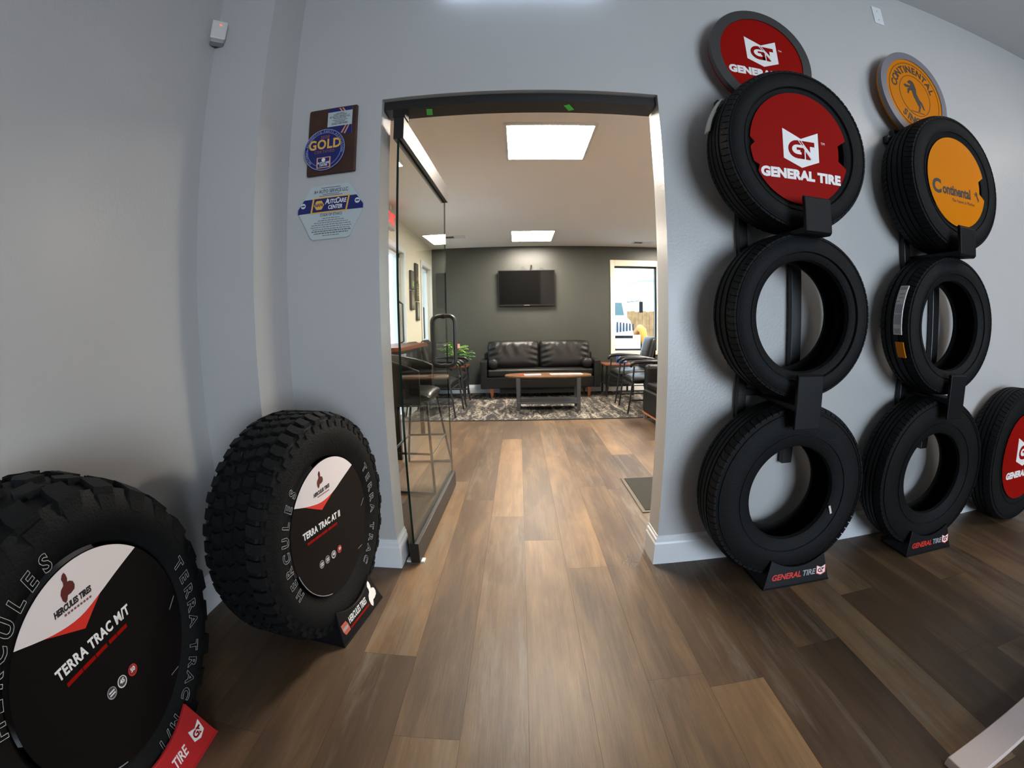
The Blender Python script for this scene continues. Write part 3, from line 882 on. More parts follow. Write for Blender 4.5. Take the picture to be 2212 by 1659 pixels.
def stand_general(root, W, H, sl):
    piv = slope_mat(sl, H)
    def fix(mb): mb.v = [tuple(piv @ Vector(p)) for p in mb.v]; return mb
    mb = MB(); add_text(mb, 'GENERAL', 0.036, -0.060, 0.050, -0.0004, bold=0.03, shear=0.18, sx=1.0); fix(mb).build('lettering', M_REDB, root)
    mb = MB(); add_text(mb, 'TIRE', 0.036, 0.060, 0.050, -0.0004, bold=0.022, shear=0.18, sx=1.0); fix(mb).build('lettering', M_GREYT, root)
    e = gt_emblem(root, 0.046, 0.128, 0.053, -0.0004, M_WTEXT, M_RED); e.matrix_local = piv
    e = MB().prism([(a * 1.16, b * 1.16) for a, b in SHIELD], -0.0002, -0.0006, FA(0.046, 0.1295, 0.052)).build('emblem_border', M_REDB, root); e.matrix_local = piv


def stand_hercules(root, W, H, sl):
    piv = slope_mat(sl, H)
    def fix(mb): mb.v = [tuple(piv @ Vector(p)) for p in mb.v]; return mb
    mb = MB(); add_text(mb, 'HERCULES TIRES', 0.037, -0.018, 0.064, -0.0004, bold=0.012, shear=0.2, sx=0.52); fix(mb).build('lettering', M_WTEXT, root)
    mb = MB().box(-0.092, 0.062, -0.0012, -0.0004, 0.034, 0.041); fix(mb).build('tagline_strip', M_RED, root)
    mb = MB().prism(BUST, -0.0004, -0.0012, FA(0.088, 0.105, 0.068)); fix(mb).build('emblem', M_WTEXT, root)
    mb = MB().prism([(-.5, .5), (.3, .5), (.5, .1), (.5, -.5), (-.3, -.5), (-.5, -.1)], -0.0004, -0.0010, FA(0.044, -0.120, 0.056)); mb.m = 1
    mb.box(-0.138, -0.104, -0.0014, -0.0010, 0.050, 0.062); fix(mb).build('badge', [mat('badge_red', (0.45, 0.10, 0.07), 0.4), M_GREYT], root)


M_STANDRED = mat('red_plastic', (0.42, 0.018, 0.022), 0.35)


def stand_red(root, W, H, sl):
    piv = slope_mat(sl, H)
    def fix(mb): mb.v = [tuple(piv @ Vector(p)) for p in mb.v]; return mb
    mb = MB(); add_text(mb, 'GENERAL TIRE', 0.042, -0.032, 0.062, -0.0004, bold=0.014, shear=0.18, sx=0.80); fix(mb).build('lettering', M_WTEXT, root)
    e = gt_emblem(root, 0.052, 0.138, 0.066, -0.0004, M_WTEXT, M_RED); e.matrix_local = piv


stand('tire_stand', 0.352, 0.20, 0.127, M_PLASTIC, 'black tire stand with red lettering under the bottom tire nearest the doorway', .39, stand_general, (1.202, 1.427, 0), 0.0)
stand('tire_stand', 0.352, 0.20, 0.127, M_PLASTIC, 'black tire stand with red lettering under second rack', .39, stand_general, (2.093, 1.448, 0), -0.02)
stand('tire_stand', 0.337, 0.21, 0.130, M_PLASTIC, 'black tire stand with white lettering by the doorway corner', .41, stand_hercules, (-0.6095, 1.333, 0), 1.4305)
stand('tire_stand', 0.40, 0.22, 0.150, M_STANDRED, 'red tire stand with white lettering under the nearest big tire', .41, stand_red, (-0.872, 0.510, 0), PI / 2 + 0.06)


# ---------------- big off-road tires on the left
def offroad(kind, Ro, w, Rb, label):
    td = 0.013 if kind == 'AT' else 0.017
    mb = MB(); mb.lathe(tire_profile(Ro, w, Rb, td), 160, TF)
    rt = Ro - td
    if kind == 'AT':
        nb = 50; d = 2 * PI / nb
        for j in range(nb):
            th = j * d
            for s in (-1, 1):
                o_ = 0.0 if s > 0 else 0.5 * d
                e = 0.93 if j % 2 else 1.0
                lug(mb, th + o_, [(.08 * d, s * .56 * w), (.16 * d, s * .80 * w), (.12 * d, s * e * .95 * w), (.80 * d, s * e * .95 * w), (.86 * d, s * .80 * w), (.74 * d, s * .60 * w), (.5 * d, s * .55 * w)][::s], rt - .008, Ro, w, .95)
                lug(mb, th + o_ + .3 * d, [(.05 * d, s * .24 * w), (.20 * d, s * .40 * w), (.10 * d, s * .52 * w), (.55 * d, s * .53 * w), (.80 * d, s * .42 * w), (.78 * d, s * .22 * w), (.4 * d, s * .18 * w)][::s], rt - .004, Ro, w, .93)
            lug(mb, th, [(.05 * d, -.14 * w), (.3 * d, -.02 * w), (.15 * d, .13 * w), (.68 * d, .15 * w), (.9 * d, .03 * w), (.72 * d, -.14 * w)], rt - .004, Ro, w, .93)
            # raised shoulder ribs on the sidewall
            for s in (-1, 1):
                rr = Ro - .050
                mb.add([TF(s * .93 * w, rr, th + .2 * d), TF(s * .90 * w, rr + .022, th + .2 * d), TF(s * .90 * w, rr + .022, th + .7 * d), TF(s * .93 * w, rr, th + .7 * d),
                        TF(s * .985 * w, rr, th + .2 * d), TF(s * .96 * w, rr + .022, th + .2 * d), TF(s * .96 * w, rr + .022, th + .7 * d), TF(s * .985 * w, rr, th + .7 * d)],
                       [(0, 1, 2, 3), (4, 5, 6, 7), (0, 1, 5, 4), (1, 2, 6, 5), (2, 3, 7, 6), (3, 0, 4, 7)])
    else:
        nb = 24; d = 2 * PI / nb
        for j in range(nb):
            th = j * d
            for s in (-1, 1):
                o_ = 0.0 if s > 0 else 0.5 * d
                e = 1.0 if j % 2 else .94
                lug(mb, th + o_, [(.06 * d, s * .50 * w), (.14 * d, s * .75 * w), (.10 * d, s * e * .97 * w), (.70 * d, s * e * .97 * w), (.70 * d, s * .75 * w), (.58 * d, s * .48 * w)][::s], rt - .010, Ro, w, .94)
                lug(mb, th + o_ + .35 * d, [(.0, s * .08 * w), (.12 * d, s * .30 * w), (.05 * d, s * .46 * w), (.50 * d, s * .46 * w), (.70 * d, s * .30 * w), (.55 * d, s * .06 * w)][::s], rt - .004, Ro, w, .92)
                rr = Ro - .062
                mb.add([TF(s * .94 * w, rr, th + o_ + .12 * d), TF(s * .88 * w, rr + .034, th + o_ + .12 * d), TF(s * .88 * w, rr + .034, th + o_ + .68 * d), TF(s * .94 * w, rr, th + o_ + .60 * d),
                        TF(s * 1.0 * w, rr, th + o_ + .14 * d), TF(s * .965 * w, rr + .034, th + o_ + .14 * d), TF(s * .965 * w, rr + .034, th + o_ + .66 * d), TF(s * 1.0 * w, rr, th + o_ + .58 * d)],
                       [(0, 1, 2, 3), (4, 5, 6, 7), (0, 1, 5, 4), (1, 2, 6, 5), (2, 3, 7, 6), (3, 0, 4, 7)])
    o = mb.build('offroad_tire', M_RUBBER, smooth=0.5)
    tag(o, label, 'tire', 'big off-road display tires')
    yl = -.985 * w - .0005; rl = Rb + .040
    words = (('HERCULES', .046, 204, .170), ('TERRA', .046, 28, .162), ('TRAC', .046, -24.5, .162)) if kind == 'AT' else \
        (('HERCULES', .050, 166, .150), ('TERRA', .050, 18, .150), ('TRAC', .050, -30.5, .150), ('M/T', .050, -72, .158))
    for wd_, sz_, a0_, st_ in words:
        tx = MB(); arc_text(tx, wd_, sz_, rl, math.radians(a0_), yl, st_, outline=0.0007, bold=0.03)
        l = tx.build('sidewall_lettering', M_OUTLINE, o); l['label'] = 'white outlined raised lettering'
    return o


def offroad_disc(R, kind, label, rot):
    """black card disc with a white cap and a red point; local facing -Y"""
    d = MB().prism(circ(R, 90), 0.0, 0.004, art).build('display_disc', M_DISC)
    tag(d, label, 'display disc', 'printed tire discs')
    T = -0.0003; E = -0.0009
    Rr = lambda u, v: (u * math.cos(rot) - v * math.sin(rot), u * math.sin(rot) + v * math.cos(rot))
    fr = lambda a, b, c: (Rr(a, b)[0], c, Rr(a, b)[1])
    AT_ = kind == 'AT'
    aL = math.radians(143 if AT_ else 139); aR = math.radians(44 if AT_ else 51)
    top = [(R * .998 * math.cos(a), R * .998 * math.sin(a)) for a in [aL + (aR - aL) * i / 40 for i in range(41)]]
    pL = top[0]; pR = top[-1]
    cv = [pR] + [(x * R, y * R) for x, y in ([(.38, .575), (.11, .485), (-.20, .455), (-.52, .515)] if AT_ else [(.36, .69), (.12, .61), (-.14, .545), (-.42, .565)])] + [pL]
    low = []
    for i in range(1, 20):                       # smooth curve through the control points
        q = i / 20 * 5; k_ = min(int(q), 4); f_ = q - k_
        P0 = cv[max(k_ - 1, 0)]; P1 = cv[k_]; P2 = cv[k_ + 1]; P3 = cv[min(k_ + 2, 5)]
        cr = lambda a, b, c, e: .5 * (2 * b + (c - a) * f_ + (2 * a - 5 * b + 4 * c - e) * f_ ** 2 + (3 * b - a - 3 * c + e) * f_ ** 3)
        low.append((cr(P0[0], P1[0], P2[0], P3[0]), cr(P0[1], P1[1], P2[1], P3[1])))
    MB().prism(top + low, T, E, fr).build('white_cap', M_DISCW, d)
    apex = (-.21 * R, .345 * R) if AT_ else (-.13 * R, .43 * R)
    MB().prism([low[i] for i in range(7, 17)] + [apex], T, E, fr).build('red_point', M_REDB, d)
    MB().prism(BUST, E, E - .0008, lambda a, b, c: fr(a * .21 * R - .17 * R, b * .19 * R + (.775 if AT_ else .835) * R, c)).build('emblem', mat('emblem_maroon', (0.10, 0.018, 0.016), 0.45), d)
    hv = .605 if AT_ else .690
    mb = MB(); add_text(mb, 'HERCULES TIRES', .068 * R, -.16 * R, hv * R, E, .04, bold=.05, shear=.2, sx=.80); mb.build('lettering', M_INK, d)
    mb = MB()
    for k_ in range(9):
        x0 = (-.27 + k_ * .034) * R
        mb.prism([(x0, (hv - .062) * R), (x0 + .022 * R, (hv - .062) * R), (x0 + .022 * R, (hv - .045) * R), (x0, (hv - .045) * R)], E, E - .0006, fr)
    mb.build('tagline_marks', mat('ink_faded', (0.20, 0.07, 0.08), 0.5), d)
    tc_ = (-.245, .135, -.05) if AT_ else (-.085, .275, .06)
    mb = MB(); add_text(mb, 'TERRA TRAC ' + ('AT II' if AT_ else 'M/T'), .128 * R, tc_[0] * R, tc_[1] * R, T, tc_[2], bold=.03, sx=.84, space=1.08); mb.build('lettering', M_WTEXT, d)
    mb = MB(); ct_, st_ = math.cos(tc_[2]), math.sin(tc_[2])
    for x0, x1 in ((-.40, -.22), (-.21, -.06), (-.05, .09), (.12, .22), (.23, .36)):
        mb.prism([((tc_[0] + x * ct_ - y * st_) * R, (tc_[1] + x * st_ + y * ct_) * R) for x, y in ((x0, -.135), (x1, -.135), (x1, -.10), (x0, -.10))], T, E, fr)
    mb.build('tagline_strip', M_RED, d)
    bs = [(-.13, -.25, M_GREYT, ''), (.015, -.245, M_WTEXT, '45'), (.17, -.24, M_REDB, '50')] if not AT_ else [(-.42, -.385, M_GREYT, ''), (-.27, -.39, M_GREYT, ''), (-.10, -.40, M_WTEXT, '45'), (.07, -.40, M_REDB, '50')]
    for x, yb_, m_, s_ in bs:
        b = MB(); b.prism(circ(.058 * R, 24, cx=x * R, cy=yb_ * R), T, E, fr)
        b.m = 1; b.prism(circ(.048 * R, 24, cx=x * R, cy=(yb_ + .004) * R), E, E - .0004, fr)
        bo = b.build('round_badge', [m_, mat('badge_dark', (0.055, 0.05, 0.048), 0.5) if m_ is not M_REDB else mat('badge_wine', (0.2, 0.03, 0.03), .5)], d)
        if s_:
            tb = MB(); add_text(tb, s_, .060 * R, x * R, (yb_ + .008) * R, E - .0006, 0, bold=.02); tb.build('lettering', M_WTEXT, bo)
        else:
            tb = MB()
            for q in (-.020, .008): tb.prism([((x - .035) * R, (yb_ + q) * R), ((x + .035) * R, (yb_ + q) * R), ((x + .035) * R, (yb_ + q + .014) * R), ((x - .035) * R, (yb_ + q + .014) * R)], E - .0004, E - .0008, fr)
            tb.build('badge_lines', M_WTEXT, bo)
    # moulded grip slots seen as thin pale lines
    for a, r0, r1 in ((-.05, .86, .97), (-.85, .90, .985)):
        sl_ = MB(); sl_.prism([(r0 * R * math.cos(a), r0 * R * math.sin(a)), (r1 * R * math.cos(a + .10), r1 * R * math.sin(a + .10)), (r1 * R * math.cos(a + .11), r1 * R * math.sin(a + .11)), (r0 * R * math.cos(a + .012), r0 * R * math.sin(a + .012))], T, E, art)
        sl_.build('slot_edge', M_GREYT, d)
    tb = MB(); tp = [(.99 * R * math.cos(a), .99 * R * math.sin(a)) for a in [math.radians(196 + 4 * i) for i in range(15)]]
    tb.prism(stroke(tp, .010 * R), T, E, art); tb.build('tab_edge', M_GREYT, d)
    return d


AT = offroad('AT', 0.407, 0.125, 0.248, 'large all-terrain tire with white outlined lettering, beside the doorway')
place(AT, -0.772, 1.322, 0.428, 1.44, 0.0)
MT = offroad('MT', 0.414, 0.147, 0.270, 'large mud tire in the near corner, lettering cut by frame')
place(MT, -1.040, 0.510, 0.430, 1.65, 0.055)
d1 = offroad_disc(0.249, 'AT', 'black white and red display disc in the tire beside the doorway', 0.0)
d1.matrix_world = Matrix.Translation((-0.772, 1.322, 0.428)) @ Matrix.Rotation(1.44, 4, 'Z') @ Matrix.Translation((0, -0.112, 0))
d2 = offroad_disc(0.270, 'MT', 'black white and red display disc in the nearest corner tire', 0.0)
d2.matrix_world = Matrix.Translation((-1.040, 0.510, 0.430)) @ Matrix.Rotation(1.65, 4, 'Z') @ Matrix.Rotation(.055, 4, 'X') @ Matrix.Translation((0, -0.131, 0))
tp = tread_label(MT, 0.414, 1.72, 1.80, 0.03, 0.09, M_GREEN, 'green_tape', off=0.003); tp['label'] = 'bit of green tape'

# ================================================================== WALL ITEMS
# wooden award plaque
pq = thing('award_plaque', 'dark wooden award plaque with round blue gold-lettered badge', 'plaque', (-0.797, YW, 1.951))
f = lambda u, v, c: (u, c, v)
MB().box(-0.116, 0.116, -0.020, -0.001, -0.160, 0.160).build('board', M_WOODDK, pq, bevel=0.008, segs=3)
bd = MB().prism(circ(0.098, 48, cx=-0.030, cy=-0.045), -0.0205, -0.026, f).build('round_badge', M_BLUE, pq)
mb = MB(); ring(mb, .0795, .081, -.0261, -.0268, 48, -.030, -.045); ring(mb, .0950, .0975, -.0261, -.0268, 48, -.03, -.045)
arc_text(mb, 'NATIONAL AUTOMOTIVE PARTS ASSOCIATION', 0.0135, 0.0865, math.radians(222), 0, 0.124)
k0 = len(mb.v)
ringv = 2 * 48 * 4
mb.v = [v if i < ringv else (v[0] - .030, v[1] - .0262, v[2] - .045) for i, v in enumerate(mb.v)]
mb.build('ring_lettering', mat('print_paleblue', (0.35, 0.40, 0.62), .5), bd)
mb = MB(); add_text(mb, 'GOLD', 0.062, -.028, -.022, -.0262, bold=.03, sx=.86, space=1.08); mb.build('lettering', M_YEL, bd)
mb = MB(); add_text(mb, '2020', 0.020, -.028, .014, -.0262, bold=.01, space=1.1); mb.build('year_lettering', mat('print_copper', (.30, .12, .06), .5), bd)
mb = MB(); add_text(mb, 'CERTIFIED', 0.018, -.028, -.056, -.0262, space=1.2); mb.build('small_lettering', mat('print_copper', (.30, .12, .06), .5), bd)
mb = MB().box(-.063, .003, -.0275, -.0261, -.132, -.082); mb.m = 1; mb.box(-.057, -.003, -.0282, -.0274, -.128, -.086)
ic = mb.build('inset_badge', [mat('print_peach', (.62, .33, .2), .5), M_BLUE], bd)
mb = MB(); add_text(mb, 'AUTOCARE', .0135, -.030, -.109, -.0284, bold=.015, shear=.15, sx=.8); add_text(mb, 'CENTER', .0125, -.030, -.120, -.0284, bold=.015, shear=.15, sx=.8)
mb.prism(circ(.009, 16, cx=-.030, cy=-.095), -.0282, -.0288, f); mb.build('lettering', M_WTEXT, ic)
mb = MB().prism([(-.022, .150), (.094, .150), (.094, .018), (.060, .018), (-.022, .052)], -0.0205, -.0222, f)
ct = mb.build('name_plate', M_ALU, pq)
mb = MB().prism([(-.022, .150), (.094, .150), (.094, .134), (-.022, .134)], -.0223, -.0228, f); mb.build('blue_band', M_BLUE, ct)
mb = MB().prism([(-.022, .062), (.094, .062), (.094, .018), (.060, .018), (-.022, .052)], -.0223, -.0228, f); mb.build('blue_band', M_BLUE, ct)
for dx in (0, .014):
    mb = MB(); mb.prism([(.030 + dx, .150), (.037 + dx, .150), (.048 + dx, .134), (.041 + dx, .134)], -.0229, -.0233, f); mb.build('orange_stripe', mat('print_tan', (.65, .30, .13), .5), ct)
    mb = MB().prism([(.064 + dx, .062), (.070 + dx, .062), (.050 + dx, .024 - dx * .3), (.044 + dx, .027 - dx * .3)], -.0229, -.0233, f); mb.build('orange_stripe', mat('print_tan', (.65, .30, .13), .5), ct)
mb = MB(); add_text(mb, 'A+ AUTO SERVICE LLC', .0155, .036, .108, -.0224, bold=.008, sx=.62); add_text(mb, 'GOLD CERTIFIED', .0125, .036, .074, -.0224, bold=.012, sx=.8)
for zz, ww in ((.124, .02), (.118, .032), (.098, .03), (.090, .036), (.083, .025)): mb.box(.036 - ww, .036 + ww, -.0228, -.0223, zz, zz + .0022)
mb.build('lettering', mat('ink_grey', (.06, .07, .09), .5), ct)

# hexagonal ethics plaque
hx = thing('ethics_plaque', 'silver six-sided metal plaque with blue and gold band', 'plaque', (-0.797, YW, 1.622))
hexa = [(-.156, .005), (-.090, .118), (.086, .118), (.158, .005), (.090, -.118), (-.080, -.118)]
hexa = [(-.156, .015), (-.150, .0), (-.092, -.112), (-.080, -.120), (.080, -.120), (.092, -.114), (.154, .0), (.156, .015), (.152, .03), (.095, .112), (.082, .120), (-.080, .120), (-.094, .112), (-.150, .028)]
MB().prism(hexa, -0.012, -0.001, f).build('plate', M_ALU, hx)
MB().prism([(-.154, .0), (.154, .0), (.154, .02), (.124, .062), (-.124, .062), (-.154, .02)], -.0121, -.013, f).build('blue_band', M_BLUE, hx)
gp_ = MB().prism([(-.092, -.004), (.080, -.004), (.094, .066), (-.080, .066)], -.0131, -.0142, f); gp_.m = 1
gp_.prism([(-.083, .001), (.074, .001), (.086, .061), (-.073, .061)], -.0143, -.0150, f)
gpo = gp_.build('gold_panel', [M_YEL, M_BLUE], hx)
HEX6 = lambda r, cx, cy: [(cx + r * math.cos(PI / 3 * i), cy + r * .95 * math.sin(PI / 3 * i)) for i in range(6)]
b = MB().prism(HEX6(.0245, -.050, .031), -.0151, -.0156, f); b.build('hex_badge', M_YEL, gpo)
mb = MB(); add_text(mb, 'NAPA', .0215, -.050, .031, -.0158, bold=.02, sx=.72); mb.build('hex_lettering', M_BLUE, gpo)
mb = MB(); add_text(mb, 'A', .034, -.012, .044, -.0152, bold=.02, shear=.2, sx=.75); add_text(mb, 'UTO', .027, .013, .042, -.0152, bold=.02, shear=.2, sx=.72)
add_text(mb, 'C', .034, .036, .044, -.0152, bold=.02, shear=.2, sx=.75); add_text(mb, 'ARE', .027, .060, .042, -.0152, bold=.02, shear=.2, sx=.72)
add_text(mb, 'CENTER', .025, .026, .017, -.0152, bold=.02, shear=.2, sx=.72); mb.build('lettering', M_WTEXT, gpo)
mb = MB(); add_text(mb, 'A+ AUTO SERVICE LLC', .0225, .004, .092, -.0122, bold=.006, sx=.70); mb.build('lettering', mat('ink_navy', (.03, .03, .10), .5), hx); mb = MB(); add_text(mb, 'CODE OF ETHICS', .017, .006, -.014, -.0122, bold=.006, sx=.78); mb.build('lettering', mat('ink_navy', (.03, .03, .10), .5), hx)
mb = MB()
for i in range(9):
    ww = (.040, .062, .080, .092, .096, .088, .092, .080, .040)[i]; zz = -.030 - i * .0095
    x = .006 - ww
    while x < .006 + ww:
        l_ = random.uniform(.006, .016); mb.box(x, min(x + l_, .006 + ww), -.0126, -.0121, zz, zz + (.004 if i in (6, 7) else .0026)); x += l_ + .0025
for zz, ww in ((.107, .045), (.078, .04), (.071, .055)): mb.box(.004 - ww, .004 + ww, -.0126, -.0121, zz, zz + .0026)
mb.build('fine_print', mat('ink_soft', (.10, .11, .13), .5), hx)
for x in (-.128, .128):
    b = MB().prism(circ(.012, 20, cx=x, cy=.036), -.0131, -.0136, f); b.m = 1; b.box(x - .008, x + .008, -.0141, -.0136, .033, .039)
    b.build('round_seal', [mat('seal_silver', (.6, .66, .68), .4), M_BLUE], hx)

# motion sensor in the corner
ms = thing('motion_sensor', 'small white motion sensor with red light high in the corner', 'motion sensor', (-1.284, 1.474, 2.457), PI / 4)
MB().prism([(-.034, -.046), (.034, -.046), (.036, .050), (-.036, .050)], -.045, 0.0, f).build('housing', M_SENSOR, ms, bevel=0.006)
MB().prism([(-.030, -.040), (.030, -.040), (.030, -.062), (-.030, -.062)], -.040, 0.0, f).build('lens', mat('lens_grey', (.30, .31, .30), .3), ms, bevel=0.004)
MB().prism(circ(.0045, 12, cx=0.004, cy=.026), -.0465, -.044, f).build('indicator_light', M_LEDR, ms)
# blank wall plate
wp = MB().box(-.035, .035, -.006, 0, -.058, .058); wp.m = 1
for zz in (.03, -.03): wp.prism(circ(.004, 10, cx=0, cy=zz), -.0072, -.006, f)
tag(wp.build('wall_plate', [M_WHITE, M_GREYT], loc=(2.058, YW, 2.913), bevel=0.002), 'blank white wall plate high on the wall, upper right', 'wall plate')

# beige foot bar of a desk, its corner in the near right of the view
bn = thing('desk', 'beige desk foot bar lying along the floor, near right corner of view', 'desk', (1.119, 0.466, 0), 0.125)
MB().box(0.0, 1.0, -0.090, 0.0, 0.0, 0.030).build('foot_bar', M_BEIGE, bn, bevel=0.003)
MB().box(0.70, 0.78, -0.085, -0.02, 0.030, 0.70).build('leg', M_BEIGE, bn)
MB().box(0.62, 1.6, -0.55, 0.05, 0.70, 0.73).build('desktop', M_BEIGE, bn, bevel=0.003)

# ================================================================== LOUNGE
# rug
rg = MB().box(-1.385, 2.7, 4.925, 6.98, 0.0015, 0.010); rug = rg.build('area_rug', [M_RUG, M_INK]); tag(rug, 'distressed black and cream rug under sofa and coffee table', 'rug')
eb = MB(); eb.box(-1.385, 2.7, 4.913, 4.925, .0015, .0105); eb.build('bound_edge', mat('rug_edge', (.03, .028, .025), .9), rug)
# entrance mat
mt = thing('door_mat', 'black rubber-edged floor mat on the planks, right inside doorway', 'floor mat', (1.17, 2.617, 0))
MB().box(-.449, .449, -.30, .30, 0.001, 0.006).build('rubber_border', mat('mat_border', (.10, .085, .065), .7), mt, bevel=0.002)
MB().box(-.425, .425, -.277, .277, 0.006, 0.010).build('pile', M_MAT, mt)


def pillow(mb, cx, cy, cz, sx, sy, sz, n=18, p=4.0, wr=0.0, seed=0):
    """soft rectangular cushion, thin at the seam, front towards -Y, with leather creases"""
    rnd = random.Random(seed); ph = [rnd.uniform(0, 6.28) for _ in range(8)]
    g = [math.sin(-PI / 2 + PI * i / (2 * n)) for i in range(2 * n + 1)]
    N = len(g); vs = []; idx = {}
    for side in (-1, 1):
        for i, z in enumerate(g):
            for j, x in enumerate(g):
                rim = i in (0, N - 1) or j in (0, N - 1)
                if side == 1 and rim: idx[(side, i, j)] = idx[(-1, i, j)]; continue
                d = (max(0.0, 1 - abs(x) ** p) * max(0.0, 1 - abs(z) ** p)) ** .42
                cr = 0.0
                if side < 0 and wr:
                    cr += wr * math.sin(15 * x + ph[0] + 2.5 * z) * math.exp(-((z - .45) ** 2) * 6) * math.exp(-x * x * 2.2)
                    cr += .8 * wr * math.sin(16 * z + 7 * abs(x) + ph[1]) * math.exp(-((abs(x) - .82) ** 2) * 22)
                    cr += .5 * wr * math.sin(27 * x - 6 * z + ph[2]) * math.exp(-((z - .6) ** 2) * 12)
                rx = 1 - .05 * abs(z) ** 6; rz = 1 - .05 * abs(x) ** 6 - .03 * (1 - x * x) * (1 if z < 0 else -.4)
                idx[(side, i, j)] = len(vs); vs.append((cx + sx * x * rx, cy + side * sy * d + cr * d, cz + sz * z * rz))
    fs = []
    for side in (-1, 1):
        for i in range(N - 1):
            for j in range(N - 1):
                q = (idx[(side, i, j)], idx[(side, i, j + 1)], idx[(side, i + 1, j + 1)], idx[(side, i + 1, j)])
                fs.append(q if side < 0 else q[::-1])
    mb.add(vs, fs); return mb


sf = thing('sofa', 'black leather two-cushion sofa against the charcoal wall', 'sofa', (0.325, 6.38, 0), 0.03)
MB().box(-.86, .86, 0.03, .56, .165, .335).build('base', M_LEATHER, sf, bevel=.012)
MB().box(-.80, .80, 0.02, .50, .338, .452).build('seat_cushion', M_LEATHER, sf, bevel=.03, segs=4)
MB().box(-.86, .86, .46, .58, .30, .68).build('backrest', M_LEATHER, sf, bevel=.02)
for s in (-1, 1):
    MB().box(min(s * .805, s * .905), max(s * .805, s * .905), -.01, .56, .165, .580).build('armrest', M_LEATHER, sf, bevel=.015)
for i, x in enumerate((-.400, .400)):
    p_ = MB(); pillow(p_, 0, 0, 0, .402, .125, .226, n=24, p=4.5, wr=.0085, seed=i + 3)
    p_.build('back_cushion', M_LEATHER, sf, smooth=3.2, loc=(x, .36, .640), rot=(-.16, 0, 0))
for s in (-1, 1):
    b_ = MB().lathe([(.03, .0), (.03, .055), (.045, .074), (.08, .078), (.36, .078), (.395, .074), (.41, .055), (.41, 0.0)], 24, lambda a, r, th: (s * .715 + r * math.cos(th), a, .53 + r * math.sin(th)), closed=False)
    b_.build('bolster', M_LEATHER, sf, smooth=.8)
for s in (-1, 1):
    for y in (.08, .50):
        MB().hexa([(s * .74 - .014, y - .014, .011), (s * .74 + .014, y - .014, .011), (s * .74 + .014, y + .014, .011), (s * .74 - .014, y + .014, .011)], [(s * .74 - .03, y - .03, .165), (s * .74 + .03, y - .03, .165), (s * .74 + .03, y + .03, .165), (s * .74 - .03, y + .03, .165)]).build('leg', M_WOODLEG, sf)
MB().box(-.62, .62, .10, .12, .075, .165).build('under_rail', M_LEATHER, sf)

# coffee table with rounded ends
ctb = thing('coffee_table', 'surfboard-shaped wooden coffee table on dark grey legs', 'coffee table', (0.375, 5.58, 0), -0.03)
ov = []
a_, b_ = .565, .235
for i in range(64):
    th = 2 * PI * i / 64; c_, s_ = math.cos(th), math.sin(th)
    ov.append((a_ * math.copysign(abs(c_) ** .72, c_), b_ * math.copysign(abs(s_) ** .8, s_)))
MB().prism(ov, .440, .462, lambda u, v, t: (u, v, t)).build('tabletop', M_WOOD, ctb, bevel=.005)
for x in (-.385, .385):
    for y in (-.165, .165):
        MB().hexa([(x - .021, y - .021, .0105), (x + .021, y - .021, .0105), (x + .021, y + .021, .0105), (x - .021, y + .021, .0105)], [(x - .026, y - .026, .44), (x + .026, y - .026, .44), (x + .026, y + .026, .44), (x - .026, y + .026, .44)]).build('leg', M_GREYWOOD, ctb, bevel=.004)
MB().box(-.41, .41, -.19, .19, .105, .128).build('shelf', M_GREYWOOD, ctb, bevel=.004)
MB().box(-.385, .385, -.155, -.140, .40, .44).build('apron', M_GREYWOOD, ctb)
# papers and brochures on it
def flat(name, label, cat, loc, rz, sx, sy, th, m, strips=None, grp=None):
    b = MB().box(-sx / 2, sx / 2, -sy / 2, sy / 2, 0, th)
    if strips:
        b.m = 1
        for (x0, x1, y0, y1) in strips: b.box(x0, x1, y0, y1, th, th + .0006)
    o = b.build(name, [m, M_GREYT], loc=loc, rot=(0, 0, rz)); tag(o, label, cat, grp); return o


for i in range(4):
    flat('paper_sheet', 'white printed sheets in a row on right half of coffee table', 'paper', (0.455 + i * .107, 5.60, .4625), .12, .100, .15, .001, M_PAPER, [(-.04, .04, -.055, -.051), (-.04, .04, .05, .054)], 'papers on coffee table')
flat('magazine', 'grey-white magazine beside the red brochure on coffee table', 'magazine', (0.17, 5.52, .4625), .05, .215, .12, .008, mat('mag_pale', (.50, .50, .55), .4))
flat('brochure', 'bright red brochure at the left end of coffee table', 'brochure', (0.035, 5.555, .4625), .5, .055, .12, .006, M_REDB)


